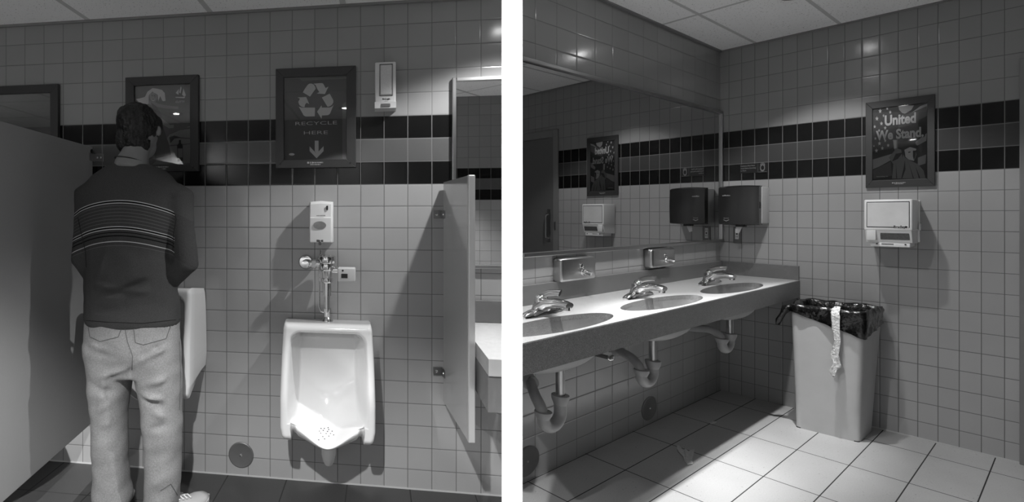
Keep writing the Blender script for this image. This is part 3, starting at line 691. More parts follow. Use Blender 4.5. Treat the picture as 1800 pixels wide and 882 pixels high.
for z_ in (ZT, ZB+.08): quad((-.415, y0, z_), (-.003, y0, z_), (-.003, y1, z_), (-.415, y1, z_))
quad((XL, y0, ZT), (-.003, y0, ZT), (-.003, y0, ZB), (XL, y0, ZB)); quad((XL, y0+.018, ZT-.03), (-.003, y0+.018, ZT-.03), (-.003, y0+.018, ZB), (XL, y0+.018, ZB)); quad((XL, y0, ZB), (-.003, y0, ZB), (-.003, y0+.018, ZB), (XL, y0+.018, ZB))
quad((XL, y0, ZT), (XL, y0, ZB+.08), (XL, y1, ZB+.08), (XL, y1, ZT)); quad((XL, y0, ZB+.08), (XL, y0, ZB), (XL, y0+.018, ZB), (XL, y0+.018, ZB+.08))
bmesh.ops.remove_doubles(bm, verts=bm.verts[:], dist=1e-5)
# the counter end is cut back so that it stays behind the post
pl = [world('M', (XL, y0, 0)), world('M', (XL, y1, 0))]
nrm = Vector((cos(ang), -sin(ang), 0)); cut = at(903, 375, 1.)*1.0; cut.z = 0
nw = Vector((-(cut.y), cut.x, 0)).normalized()
O, ax_, ay_ = axes('M'); nl = Vector((nw.dot(ax_), nw.dot(ay_), 0)); pl_ = loc('M', Vector((0, 0, 0)))
g_ = bm.verts[:]+bm.edges[:]+bm.faces[:]
bmesh.ops.bisect_plane(bm, geom=g_, plane_co=pl_, plane_no=nl, clear_outer=True)
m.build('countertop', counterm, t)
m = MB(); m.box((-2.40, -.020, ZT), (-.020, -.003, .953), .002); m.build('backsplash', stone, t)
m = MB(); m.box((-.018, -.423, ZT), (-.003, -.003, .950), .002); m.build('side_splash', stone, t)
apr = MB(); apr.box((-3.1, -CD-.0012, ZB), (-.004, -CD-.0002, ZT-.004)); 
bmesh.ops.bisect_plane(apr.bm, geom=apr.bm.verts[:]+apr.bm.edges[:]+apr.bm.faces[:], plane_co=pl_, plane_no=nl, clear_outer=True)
apr.build('apron', stone, t)  # thin sheet over the counter front, its shade put into the stone colour
for cx in SK:
    m = MB(); rings = []
    n = 44
    for k in range(13):
        a_ = k/12*pi/2; rx = cos(a_)**.75 if k < 12 else .0; dz = .142*sin(a_)**.8
        rx = max(rx, .06)
        rings.append([(cx+SA*rx*cos(2*pi*i/n), SY+SB*rx*sin(2*pi*i/n), ZT-.0005-dz) for i in range(n)])
    low = [[(p_[0], p_[1], p_[2]-.012) for p_ in r_] for r_ in rings]
    outr = []
    for k, r_ in enumerate(low):
        f_ = 1.03
        outr.append([(cx+(p_[0]-cx)*f_, SY+(p_[1]-SY)*f_, p_[2]) for p_ in r_])
    m.loft(rings, cap=False)
    
    if cx < -2: bmesh.ops.bisect_plane(m.bm, geom=m.bm.verts[:]+m.bm.edges[:]+m.bm.faces[:], plane_co=pl_, plane_no=nl, clear_outer=True)
    bs = m.build('basin', basin_m, t, 2)
    m = MB(); m.loft([[(cx+(p_[0]-cx)*.86, SY+(p_[1]-SY)*1.0, ZT-.020+(p_[2]-ZT+.012)*1.12) for p_ in r_] for r_ in low], cap=False)
    if cx < -2: bmesh.ops.bisect_plane(m.bm, geom=m.bm.verts[:]+m.bm.edges[:]+m.bm.faces[:], plane_co=pl_, plane_no=nl, clear_outer=True)
    m.build('bowl_underside', pvc, bs, 2)
    m = MB(); m.lathe([(.030, .0), (.024, .003), (.018, .0), (0, .001)], (cx, SY, ZT-.143), n=20, sc=(1, 1, 1), cap=False); m.build('drain', chrome, bs, True)
# ------------------------------------------------------------------ faucets
def make_faucet():
    t = thing('faucet', 'x', 'faucet', 'M', (0, 0, ZT))
    m = MB(); rings = []
    for z_, k in ((0, 1.), (.010, 1.), (.020, .88), (.030, .62), (.034, .3)):
        rings.append([(.15*k*math.copysign(abs(cos(a_))**.8, cos(a_)), .030*k*math.copysign(abs(sin(a_))**.9, sin(a_)), z_) for a_ in [2*pi*i/32 for i in range(32)]])
    m.loft(rings); m.build('base_plate', chrome, t, True)
    m = MB()
    P_ = [(0, .008, .010), (0, .002, .040), (0, -.025, .058), (0, -.070, .064), (0, -.105, .062), (0, -.120, .060)]
    rr = [(.060, .030), (.050, .030), (.040, .026), (.034, .019), (.031, .016), (.028, .013)]
    rings = []
    for (x_, y_, z_), (ra, rb), an in zip(P_, rr, (0, .35, 1.0, 1.45, 1.57, 1.6)):
        u = Vector((0, cos(an), sin(an))); rings.append([Vector((x_, y_, z_))+Vector((1, 0, 0))*ra*cos(2*pi*i/24)+u*rb*sin(2*pi*i/24) for i in range(24)])
    m.loft(rings); sp = m.build('spout', chrome, t, True)
    m = MB(); m.lathe([(.014, 0), (.014, -.012), (.010, -.013)], (0, -.108, .052), n=18); m.build('aerator', chrome, sp, True)
    m = MB(); m.lathe([(.032, .05), (.034, .062), (.030, .080), (.018, .090), (0, .092)], (0, .004, 0), n=24, sc=(1.1, .8, 1), cap=False)
    m.tube([(0, .0, .086), (0, -.03, .102), (0, -.065, .108), (0, -.080, .108)], [(.022, .007), (.018, .006), (.015, .006), (.017, .007)], 14); m.build('lever', chrome, t, True)
    m = MB(); m.tube([(0, .022, .01), (0, .022, .075)], .0035, 8); m.ell((0, .022, .08), (.008, .006, .006), 10, 8); m.build('lift_rod', chrome, t, True)
    return t
fa = make_faucet()
FX = [(-.74, 'faucet at the basin next to the deep corner'), (-1.65, 'faucet at the middle basin'), (-2.50, 'faucet at the nearest basin, cut by the white partition')]
for i, (x_, lb) in enumerate(FX):
    o = fa if i == 0 else copy_tree(fa)
    o.location = world('M', (x_+.0, -.190, ZT)); o['label'] = 'chrome single-lever '+lb; o['group'] = 'faucets on the sink counter'
# ------------------------------------------------------------------ soap dispensers
def soap(xa, xb, za, zb, label):
    t = thing('soap_dispenser', label, 'soap dispenser', 'M', (xa, 0, za), 'steel soap dispensers under the mirror')
    w, h, d = xb-xa, zb-za, .052
    m = MB(); m.box((0, -d, 0), (w, 0, h), .014, 4); m.build('tank', steel, t, True)
    m = MB(); m.tube([(w*.60, -d, h*.36), (w*.60, -d-.022, h*.36), (w*.61, -d-.040, h*.30)], [.012, .010, .010], 14); m.lathe([(.019, 0), (.017, .006), (.010, .008)], (w*.60, -d, h*.36), (0, -1, 0), 20); m.build('push_valve', chrome, t, True)
    m = MB(); m.lathe([(.013, 0), (.013, .003), (.009, .006)], (w*.56, -d, h*.62), (0, -1, 0), 18, sc=(1.2, 1, 1)); m.build('lock', chrome, t, True)
soap(-2.118, -1.80, .952, 1.072, 'steel soap dispenser near the white partition, the closer of the two under the mirror')
soap(-1.168, -.865, .968, 1.082, 'steel soap dispenser farther along the mirror, nearer the corner')
# ------------------------------------------------------------------ traps under the basins
def smooth(pts, k=5):
    P_ = [Vector(p) for p in pts]; P_ = [2*P_[0]-P_[1]]+P_+[2*P_[-1]-P_[-2]]; out = []
    for a, b, c, d in zip(P_, P_[1:], P_[2:], P_[3:]):
        for i in range(k):
            t_ = i/k; out.append(.5*((2*b)+(c-a)*t_+(2*a-5*b+4*c-d)*t_**2+(3*b-a-3*c+d)*t_**3))
    return out+[P_[-2]]
def trap(i, xt, za, zb_, xw, zw, label):
    """xt tailpipe x, za trap joint z, zb_ bottom of the bend, xw wall entry x"""
    yt = -.312
    t = thing('drain_trap', label, 'pipe', 'M', (xt, yt, 0), 'drain traps under the sink counter')
    m = MB(); m.lathe([(.017, za-.01), (.017, ZT-.160)], (0, 0, 0), n=20); m.build('tailpipe', steel, t, True)
    m = MB(); m.lathe([(.027, ZT-.17), (.027, ZT-.160), (.020, ZT-.158)], n=20); m.build('slip_nut', black, t, True)
    rb = .058; m = MB(); zc_ = zb_+rb*.55+.024
    pts = [(0, 0, za)]+[(-rb+rb*cos(a_), 0, zc_-rb*.75*sin(a_)) for a_ in [pi*k/12 for k in range(13)]]+[(-2*rb, 0, zc_+.02)]
    m.tube(pts, .0235, 18); m.lathe([(.024, za-.03), (.033, za-.005), (.033, za+.008), (.026, za+.01)], n=20); m.lathe([(.024, zc_), (.032, zc_+.018), (.032, zc_+.028), (.026, zc_+.03)], (-2*rb, 0, 0), n=20)
    m.build('bend', pvc, t, True)
    m = MB(); xw_, yw = xw-xt, -yt-.004
    m.tube(smooth([(-2*rb, 0, zc_+.01), (-2*rb, .012, zw-.012), (lerp(-2*rb, xw_, .12), .06, zw+.012), (lerp(-2*rb, xw_, .45), .14, zw+.004), (lerp(-2*rb, xw_, .7), .2, zw)]), .021, 18); m.build('waste_arm', pvc, t, True)
    m = MB(); m.tube([(lerp(-2*rb, xw_, .6), .17, zw), (xw_, yw, zw)], .030, 18); m.lathe([(.034, 0), (.034, .02)], (lerp(-2*rb, xw_, .62), .175, zw), (0, 1, 0)); m.build('wall_stub', pvc, t, True)
    m = MB(); m.lathe([(.052, 0), (.050, .008), (.034, .014)], (xw_, yw+.003, zw), (0, -1, 0), 24); m.build('escutcheon', pvc, t, True)
def zat(px_, py, d=.31): return on('M', px_, py, d)
for i, (tp, zn, bt, wx, lb) in enumerate((((1282, 588), 588, 620, -.93, 'white plastic drain trap under the basin nearest the corner'), ((1147, 636), 636, 678, -1.64, 'white plastic drain trap under the middle basin'), ((984, 697), 697, 754, -2.38, 'white plastic drain trap under the basin nearest the white partition'))):
    a = zat(tp[0], tp[1]); trap(i, a.x, a.z, zat(tp[0]-15, bt).z, wx, zat(tp[0]-15, bt).z+.058*.55+.024+.055, lb)
for px_, py, lb in ((1095, 621, 'small chrome shut-off valve under the counter left of the middle drain trap'),):
    for k, dx in enumerate((0, -.13)):
        a = on('M', px_-k*26, py+k*7, .12)
        t = thing('stop_valve', ('right' if k == 0 else 'left')+' one of two small chrome shut-off valves under the middle basin', 'valve', 'M', (a.x, 0, a.z), 'shut-off valves')
        m = MB(); m.tube([(0, -.004, 0), (0, -.12, 0)], .010, 12); m.tube([(0, -.09, 0), (0, -.095, .09), (.05, -.15, .16)], .005, 8); m.build('body', dark_alu, t, True)
        m = MB(); m.ell((0, -.135, 0), (.030, .010, .016)); m.build('handle', chrome, t, True)
        m = MB(); m.lathe([(.026, 0), (.026, .004), (.014, .007)], (0, 0, 0), (0, -1, 0)); m.build('flange', chrome, t, True)
# ------------------------------------------------------------------ paper towel dispenser, outlet, sign
xa, xb, za, zb, D = .050, .272, 1.222, 1.484, .19
t = thing('paper_towel_dispenser', 'smoked grey paper towel dispenser on the end wall beside the mirror corner', 'paper dispenser', 'B', (xa, 0, za))
w, h = xb-xa, zb-za
m = MB(); m.box((.004, -.14, .008), (w, -.001, h-.004), .006, 3); m.build('back_case', offw, t, True)
m = MB(); rings = []
for z_, k in ((0, -.02), (.006, 0), (h*.5, .006), (h-.008, 0), (h+.002, -.03)):
    n = 14
    rings.append([(0, -.125, z_)]+[(0+w*.985*j/n, -D-.004-k+.008*(2*j/n-1)**2*1.5, z_+(.006*sin(pi*j/n) if z_ > h*.9 else (-.006*sin(pi*j/n) if z_ < .01 else 0))) for j in range(n+1)]+[(w*.985, -.125, z_)])
m.loft(rings); m.build('cover', smoke, t, True)
m = MB(); m.box((w*.40, -.17, -.016), (w*.62, -.12, .006), .004); m.build('paper_outlet', black, t)
m = MB(); m.lathe([(.006, 0), (.006, .003)], (w*.985, -.16, h*.5), (1, 0, 0), 12); m.box((w*.975, -.172, h*.42), (w*.995, -.15, h*.60), .003); m.build('latch', black, t)
text('lettering', 'enMotion', print_hi, t, .0125, (w*.22, -.2006, h*.77), .9, .0002)
text('small_print', 'RECYCLED', print_hi, t, .006, (w*.22, -.2006, h*.165), 1, 0)
m = MB(); q_ = [(w*.14, h*.125), (w*.22, h*.085), (w*.30, h*.125), (w*.28, h*.125), (w*.22, h*.097), (w*.16, h*.125)]; m.poly([(a_, -.2006, b_) for a_, b_ in q_]); m.build('chevron_mark', print_hi, t)
m = MB(); m.prism([(w*.40, -.150, -.010), (w*.56, -.150, -.010), (w*.47, -.152, -.062), (w*.38, -.156, -.055)], (0, -.003, 0)); tag(fplace(m.build('paper_tail', offw), 'B', (xa, 0, za)), 'torn paper towel end sticking out below the smoked grey dispenser', 'paper towel')
a, b = on('B', 1289.5, 427), on('B', 1303.5, 399)
t = thing('wall_outlet', 'power outlet with steel plate on the end wall below the paper towel dispenser', 'power outlet', 'B', (a.x, 0, a.z))
w, h = b.x-a.x, b.z-a.z; m = MB(); m.box((0, -.006, 0), (w, 0, h), .002); m.build('plate', mat('outlet_steel', .16, .4, .7), t)
m = MB(); m.box((w*.25, -.010, h*.25), (w*.70, -.004, h*.90), .001); f_ = m.build('receptacle', white_p, t)
m = MB()
for zz_ in (.36, .72):
    for xx_ in (.38, .55): m.box((w*xx_, -.0106, h*zz_), (w*(xx_+.05), -.009, h*(zz_+.09)))
m.box((w*.38, -.0108, h*.53), (w*.58, -.009, h*.62)); m.build('slots', black, f_)
m = MB(); m.lathe([(.003, 0), (.002, .002)], (w*.48, -.006, h*.12), (0, -1, 0), 10); m.build('screw', chrome, t)
a, b = on('B', 1301, 305), on('B', 1349, 286)
t = thing('hand_washing_sign', 'small black hand washing sign on the dark tile band above the paper towel dispenser', 'sign', 'B', (a.x, 0, a.z))
w, h = b.x-a.x, b.z-a.z; m = MB(); m.box((0, -.003, 0), (w, 0, h), .0005); m.build('plate', print_bk, t)
for k, s_ in enumerate(('Employees Must Wash', 'Hands Before Returning', 'to Work')):
    text('lettering', s_, print_mid, t, .0135, (w*.03, -.0034, h*(.80-.26*k)), .62, .0002, align='LEFT')
m = MB(); m.box((w*.66, -.0034, h*.04), (w*.665, -.003, h*.96)); m.box((w*.66, -.0034, h*.04), (w*.99, -.003, h*.07)); m.build('rule', print_mid, t)
m = MB(); hc = (w*.83, h*.5)
m.poly([(hc[0]+.013*cos(a_), -.0036, hc[1]+.026*sin(a_)) for a_ in [2*pi*i/16 for i in range(16)]])
for k in range(4): m.poly([(hc[0]-.011+.0065*k, -.0036, hc[1]+.01), (hc[0]-.007+.0065*k, -.0036, hc[1]+.01), (hc[0]-.007+.0065*k, -.0036, hc[1]+.036-.004*abs(k-1.5)), (hc[0]-.011+.0065*k, -.0036, hc[1]+.036-.004*abs(k-1.5))])
m.build('hand_symbol', print_mid, t)
m = MB(); m.poly([(hc[0]+.009*cos(a_), -.0039, hc[1]+.016*sin(a_)) for a_ in [2*pi*i/16 for i in range(16)]]); m.build('hand_symbol_centre', black, t)
# ------------------------------------------------------------------ hand dryer
xa, xb, D = .742, .922, .20
t = thing('hand_dryer', 'white box hand dryer with push button and steel front, below the United We Stand poster', 'hand dryer', 'B', (xa, 0, 1.10))
w = xb-xa; zd = lambda py, d=.2: on('B', 1560, py, d).z-1.10
zt, zf, zb = zd(350.5), zd(403.5), zd(426)
m = MB(); m.box((0, -D, zf-.004), (w, -.01, zt), .006, 3); m.prism([(.004, -D+.002, zf), (.004, -.01, zf), (.004, -.01, zb-.008), (.004, -D+.03, zb)], (w-.008, 0, 0)); m.build('housing', dry_w, t, True)
m = MB(); m.box((.006, -.01, zb), (w+.004, -.001, zt-.004), .003); m.box((.02, -D+.03, zb-.026), (w-.012, -.03, zb), .004); m.build('back_plate', dry_w, t, True)
m = MB(); m.box((.010, -D-.0012, zf+.012), (w-.010, -D+.001, zt-.012), .0006); m.build('front_border', black, t)
m = MB(); m.box((.0125, -D-.0020, zf+.0165), (w-.0125, -D, zt-.0165), .0006); fp = m.build('front_plate', mat('dryer_front_steel', .80, .42, .35, var=.12, scale=14), t)
m = MB(); m.box((w*.645, -D-.0024, zf+.0105), (w*.925, -D, zf+.024)); m.build('name_patch', dry_w, t)
text('lettering', 'Bradley', print_bk, t, .019, (w*.745, -D-.0026, zf+.0165), .75, .0006)
m = MB(); m.lathe([(.0055, 0), (.0055, .0006)], (w*.875, -D-.0026, zf+.0165), (0, -1, 0), 16); m.build('emblem', black, t)
m = MB(); m.box((.010, -D-.003, zb+.010), (.046, -D+.03, zf-.004), .003, 2); m.build('push_button', white_p, t, True)
m = MB(); m.box((.060, -D+.004, zb+.016), (w-.012, -D+.022, zf-.008), .002)
for v in m.bm.verts: v.co.y += (zf-v.co.z)*.28
m.build('instruction_plate', mat('instruction_plate', .10, .4, .3, var=.6, scale=160), t)
m = MB(); m.box((w+.003, -.05, zf-.005), (w+.010, -.02, zf+.035), .002); m.build('side_latch', dry_w, t)
m = MB()
for k in (.14, .73): m.lathe([(.004, 0), (.003, .003)], (w*k+.02, -D+.029, zb-.010), (0, -1, 0), 12)
m.box((w*.35, -D+.0285, zb-.012), (w*.60, -D+.032, zb-.008)); m.build('nozzle_screws', black, t)
# ------------------------------------------------------------------ bin with liner
B0 = [(.494, -.392), (.752, -.366), (.752, -.060), (.494, -.060)]; ZR = .735
T0 = [(.474, -.405), (.775, -.405), (.790, -.030), (.462, -.030)]
def rr_ring(c, z, rad, n=5):
    out = []; k4 = len(c)
    for i in range(k4):
        p = Vector(c[i]); a = (Vector(c[i-1])-p).normalized(); b = (Vector(c[(i+1) % k4])-p).normalized()
        for j in range(n+1):
            u = j/n; q = p+a*rad*(1-u)**2+b*rad*u**2; out.append((q.x, q.y, z))
    return out
def mixq(k): return [(lerp(a[0], b[0], k), lerp(a[1], b[1], k)) for a, b in zip(B0, T0)]
bc = Vector((.62, -.22, 0))
t = thing('trash_can', 'tall tapered grey plastic trash can standing on the floor against the end wall', 'trash can', 'B', (bc.x, bc.y, 0))
m = MB(); rg = [rr_ring(mixq(.0), .0, .022), rr_ring(mixq(.02), .006, .030)]+[rr_ring(mixq(k), ZR*k, .030) for k in (.25, .5, .75, .97)]
ins = [(lerp(p[0], .62, .045), lerp(p[1], -.22, .045)) for p in T0]; inb = [(lerp(p[0], .62, .06), lerp(p[1], -.22, .06)) for p in B0]
rg += [rr_ring(mixq(.97), ZR-.0, .030), rr_ring(ins, ZR, .026), rr_ring(ins, ZR-.03, .026), rr_ring(inb, .02, .02)]
m.loft(rg); m.build('body', can_m, t, True, off=Vector((bc.x, bc.y, 0)))
m = MB(); m.loft([rr_ring(mixq(-.004), .0, .02), rr_ring(mixq(-.004), .005, .02)]); m.build('foot_rim', black, t, off=Vector((bc.x, bc.y, 0)))
# liner: inner skin, roll over the rim, outer skirt of uneven length
def grow(c, g_): return [(p[0]+math.copysign(g_, p[0]-.62), p[1]+math.copysign(g_*(1 if p[1] < -.2 else .35), p[1]+.22)) for p in c]
m = MB(); NR = 10; base = rr_ring(T0, 0, .03, NR)
def dens(pts, n=4):
    out = []
    for a, b in zip(pts, pts[1:]+pts[:1]):
        L = (Vector(b)-Vector(a)).length; k = max(1, int(L/.012))
        for j in range(k): out.append(tuple(Vector(a).lerp(Vector(b), j/k)))
    return out
def skirt(x, y):                                      # lower edge of the skirt
    if y < -.36: k = (x-.474)/.30; return lerp(ZR-.022, .592, max(0, min(1, k)))
    if x > .7: k = (y+.405)/.375; return lerp(.592, .665, max(0, min(1, k)))
    if x < .5: return ZR-.035
    return ZR-.05
levels = []
ref = dens(base)
for lv, (gr, zk) in enumerate(((-.040, -.20), (-.030, -.10), (-.022, -.03), (-.014, .004), (-.002, .014), (.010, .012), (.014, -.004), (.012, .25), (.010, .5), (.009, .75), (.010, 1.))):
    ring = []
    for (x, y, _) in ref:
        d = (Vector((x, y))-Vector((.62, -.22))).normalized(); nz = noise.noise(Vector((x*16, y*16, lv*.8)))*.010+noise.noise(Vector((x*50, y*50, lv*1.7)))*.005
        gg = gr+nz*(1 if lv < 3 or lv > 5 else .4)
        if y > -.08 and gg > 0: gg *= .4
        if lv > 3 and y > -.08: gg = min(gg, .006)
        px_, py_ = x+d.x*gg, y+d.y*gg
        zz_ = ZR+zk if lv < 7 else lerp(ZR-.004, skirt(x, y), zk)+noise.noise(Vector((x*30, y*30, 5)))*.008
        if lv in (4, 5): zz_ += noise.noise(Vector((x*20, y*20, 9)))*.012
        py_ = min(py_, -.006)
        ring.append((px_, py_, zz_))
    levels.append(ring)
m.loft(levels, cap=False)
lin = m.build('bin_liner', bag_m, None, 2, off=Vector((bc.x, bc.y, 0))); lin.location = world('B', bc); lin.rotation_euler = (0, 0, tB)
md = lin.modifiers.new('s', 'SOLIDIFY'); md.thickness = .002
tag(lin, 'black plastic liner bag folded over the rim of the grey trash can', 'trash bag')
m = MB(); kp = [(.476, -.40, ZR-.01), (.455, -.405, ZR-.02), (.440, -.41, ZR-.05), (.425, -.412, ZR-.095), (.418, -.412, ZR-.12)]
m.tube(kp, [(.012, .020), (.018, .022), (.012, .013), (.016, .018), (.004, .010)], 12)
for v in m.bm.verts: v.co += Vector((noise.noise(v.co*60), noise.noise(v.co*60+Vector((9, 0, 0))), noise.noise(v.co*60+Vector((0, 9, 0)))))*.012
m.build('liner_knot', bag_m, lin, 2, off=bc)
# torn clear plastic strip hanging over the rim
m = MB(); rings = []
L0 = [(1474, 538, .385), (1470, 543, .415), (1469, 552, .428), (1470, 575, .428), (1473, 600, .428), (1468, 622, .426), (1472, 640, .426), (1465, 651, .426), (1465, 662, .426)]
wd_ = [.010, .016, .017, .016, .012, .016, .018, .014, .004]
for i in range(33):
    k = i/32*(len(L0)-1); j = min(int(k), len(L0)-2); f_ = k-j; p = [lerp(L0[j][q_], L0[j+1][q_], f_) for q_ in range(3)]; ww_ = lerp(wd_[j], wd_[j+1], f_)
    c = on('B', *p); 
    ring = []
    for s in range(-4, 5):
        v = Vector((c.x+s/4*ww_*(1+.25*noise.noise(Vector((i*.5, s, 2)))), c.y-.006-abs(noise.noise(Vector((i*.6, s*1.1, 0))))*.020, c.z+noise.noise(Vector((i*.4, s, 7)))*.005)); ring.append(v)
    rings.append(ring)
m.loft(rings, cap=False, closed=False)
o = m.build('plastic_strip', clear_m, None, 2, off=bc); o.location = world('B', bc); o.rotation_euler = (0, 0, tB)
md = o.modifiers.new('s', 'SOLIDIFY'); md.thickness = .0015
tag(o, 'torn light plastic strip hanging down the front of the black liner', 'plastic strip')
# ------------------------------------------------------------------ litter on the floor
def scrap(pts, label, hgt, name='paper_scrap'):
    m = MB(); P_ = [flat('M', x, y, .004) for x, y in pts]; c = sum(P_, Vector())/len(P_)
    rings = []
    for k in (1., .75, .5, .25, .05):
        rings.append([c+(p-c)*k+Vector((0, 0, (1-k)*hgt*(.5+.9*noise.noise(Vector((p.x*14, p.y*30, k*3))))+.001)) for p in P_])
    m.loft(rings, cap=False); m.bm.faces.new([v for v in m.bm.verts][-len(P_):])
    c2 = Vector((c.x, c.y, 0)); o = m.build(name, paper_m, None, False, off=c2); o.location = world('M', c2); o.rotation_euler = (0, 0, FR['M'][1])
    md = o.modifiers.new('s', 'SOLIDIFY'); md.thickness = .002; tag(o, label, 'litter')
scrap([(1190, 783), (1193, 782), (1194, 787), (1201, 791), (1205, 789), (1212, 794), (1221, 789), (1219, 800), (1217, 806), (1218, 815), (1208, 817), (1203, 810), (1201, 802), (1193, 794), (1190, 790)], 'crumpled paper towel lying on the dark floor under the middle basin', .012)
scrap([(1247, 743), (1252, 741), (1258, 740), (1260, 742), (1256, 745), (1250, 745)], 'tiny paper scrap on the floor farther under the counter', .012)
# ------------------------------------------------------------------ door at the end of the right wall (seen in the mirror)
zdr = 2.03
t = bpy.data.objects.new('door_1', None); COL.objects.link(t); t.location = world('B', (1.25, 0, 0)); t.rotation_euler = (0, 0, tB); tag(t, kind='structure')
m = MB(); m.box((0, -.018, 0), (.05, -.001, zdr+.07), .003); m.box((.05, -.018, zdr), (.62, -.001, zdr+.07), .003); m.box((.62, -.018, 0), (.67, -.001, zdr+.07), .003); m.build('door_frame', trim_m, t)
m = MB(); m.box((.052, -.010, .006), (.618, -.001, zdr-.003), .002); m.build('door_leaf', door_m, t)
m = MB(); m.box((.075, -.013, 1.02), (.115, -.009, 1.34), .001); m.build('pull_plate', dark_alu, t)
m = MB(); m.tube([(.10, -.012, 1.06), (.10, -.05, 1.07), (.10, -.055, 1.10), (.10, -.055, 1.25), (.10, -.05, 1.28), (.10, -.012, 1.29)], .007, 10); m.build('door_handle', steel, t, True)
m = MB(); m.box((.022, -.020, 1.14), (.038, -.017, 1.22)); m.build('strike_plate', dark_alu, t)
# ------------------------------------------------------------------ the man
def remesh(o, vox, smooth_it=6, disp=None):
    a = o.modifiers.new('r', 'REMESH'); a.mode = 'VOXEL'; a.voxel_size = vox; a.use_smooth_shade = True
    b = o.modifiers.new('s', 'SMOOTH'); b.iterations = smooth_it; b.factor = .5
    bpy.context.view_layer.update()
    me = bpy.data.meshes.new_from_object(o.evaluated_get(bpy.context.evaluated_depsgraph_get()))
    o.modifiers.clear(); old = o.data; mats = list(old.materials); o.data = me
    me.materials.clear()
    for q in mats: me.materials.append(q)
    if disp:
        me.update()
        ns = [v.normal.copy() for v in me.vertices]
        for v, n in zip(me.vertices, ns): v.co += n*disp(v.co)
    me.polygons.foreach_set('use_smooth', [True]*len(me.polygons)); return o
MC = at(235, 0, 2.06); MC.z = 0
man = thing('person', 'man in dark striped sweater and faded jeans, back turned, standing at the left urinal', 'person', None, (MC.x, MC.y, 0))
def mp(px_, py, Y=2.06): p = at(px_, py, Y); return Vector((p.x-MC.x, p.y-MC.y, p.z))
def sect(xl, xr, py, Y, dy, n=28, tilt=0.):            # horizontal body section between two photo columns
    a, b = mp(xl, py, Y), mp(xr, py, Y); c = (a+b)/2; rx = (b.x-a.x)/2
    return [c+Vector((rx*math.copysign(abs(cos(t_))**.85, cos(t_)), dy*math.copysign(abs(sin(t_))**.9, sin(t_)), tilt*sin(t_))) for t_ in [2*pi*i/n for i in range(n)]]
def limb(m, pts, n=18): m.tube([p for p, _ in pts], [r_ for _, r_ in pts], n)
PX = 1/419.
# skin: one continuous body
m = MB()
m.loft([sect(175, 292, 640, 2.06, .08), sect(172, 294, 560, 2.06, .085), sect(176, 288, 480, 2.06, .075), sect(172, 290, 400, 2.07, .08), sect(172, 290, 350, 2.09, .072), sect(192, 278, 310, 2.10, .05), sect(206, 262, 290, 2.11, .055)])
limb(m, [(mp(231, 302, 2.10), .076), (mp(233, 288, 2.11), .073), (mp(237, 274, 2.12), .060), (mp(243, 250, 2.14), .056)])
hr = Matrix.Rotation(R(-11), 3, 'Z') @ Matrix.Rotation(R(-22), 3, 'X') @ Matrix.Rotation(R(-10), 3, 'Y'); HCn = mp(246, 229, 2.17)
m.ell(HCn, (.074, .096, .108), 28, 18, hr)
m.ell(HCn+hr @ Vector((0, .045, -.055)), (.052, .055, .060), 20, 12, hr)      # jaw
m.ell(HCn+hr @ Vector((0, .103, -.015)), (.013, .020, .022), 12, 8, hr)      # nose
m.ell(HCn+hr @ Vector((0, .095, -.052)), (.024, .010, .007), 12, 8, hr)      # mouth
for s in (-1, 1):
    m.ell(HCn+hr @ Vector((.030*s, .088, .012)), (.014, .010, .009), 10, 8, hr)
    m.ell(HCn+hr @ Vector((.086*s, .006, -.018)), (.010, .015, .028), 12, 10, hr @ Matrix.Rotation(R(-25*s), 3, 'Z'))  # ears
SHL, SHR = mp(160, 340, 2.08), mp(312, 340, 2.08)
ELL, ELR = mp(143, 452, 2.02), mp(327, 462, 2.02)
HAL, HAR = mp(212, 552, 2.21), mp(252, 552, 2.21)
for sh, el, ha, s in ((SHL, ELL, HAL, -1), (SHR, ELR, HAR, 1)):
    wr = el.lerp(ha, .82)
    limb(m, [(sh, .036), (sh.lerp(el, .5), .032), (el, .028), (el.lerp(ha, .4), .029), (wr, .024), (ha, (.034, .018))])
    d = (ha-el).normalized(); sd = Vector((0, 0, 1)).cross(d).normalized(); upv = d.cross(sd)
    for k, ln in enumerate((.062, .070, .066, .052)):
        b0 = ha+upv*(.024-.016*k)
        limb(m, [(b0, .0085), (b0+d*ln*.5-sd*s*.008, .008), (b0+d*ln*.8-sd*s*.028, .007), (b0+d*ln*.85-sd*s*.045, .006)], 10)
    limb(m, [(wr+upv*.01, .011), (wr+upv*.040+d*.025-sd*s*.01, .010), (wr+upv*.044+d*.06-sd*s*.025, .0085)], 10)
HPL, HPR = mp(192, 600, 2.06), mp(275, 600, 2.06)
KNL, KNR = mp(196, 735, 2.07), mp(286, 735, 2.07)
ANL, ANR = mp(200, 868, 2.06), mp(288, 872, 2.04)
for a_, b_, c_, s in ((HPL, KNL, ANL, -1), (HPR, KNR, ANR, 1)):
    limb(m, [(a_, .068), (a_.lerp(b_, .5), .062), (b_, .052), (b_.lerp(c_, .35), .054), (b_.lerp(c_, .8), .036), (c_, .036), (Vector((c_.x, c_.y, .045)), .036)])
    limb(m, [(Vector((c_.x, c_.y-.02, .045)), .030), (Vector((c_.x+.02*s, c_.y+.08, .035)), .032), (Vector((c_.x+.035*s, c_.y+.15, .028)), .026)])
body = m.build('body', skin_m, man); remesh(body, .0065, 4)
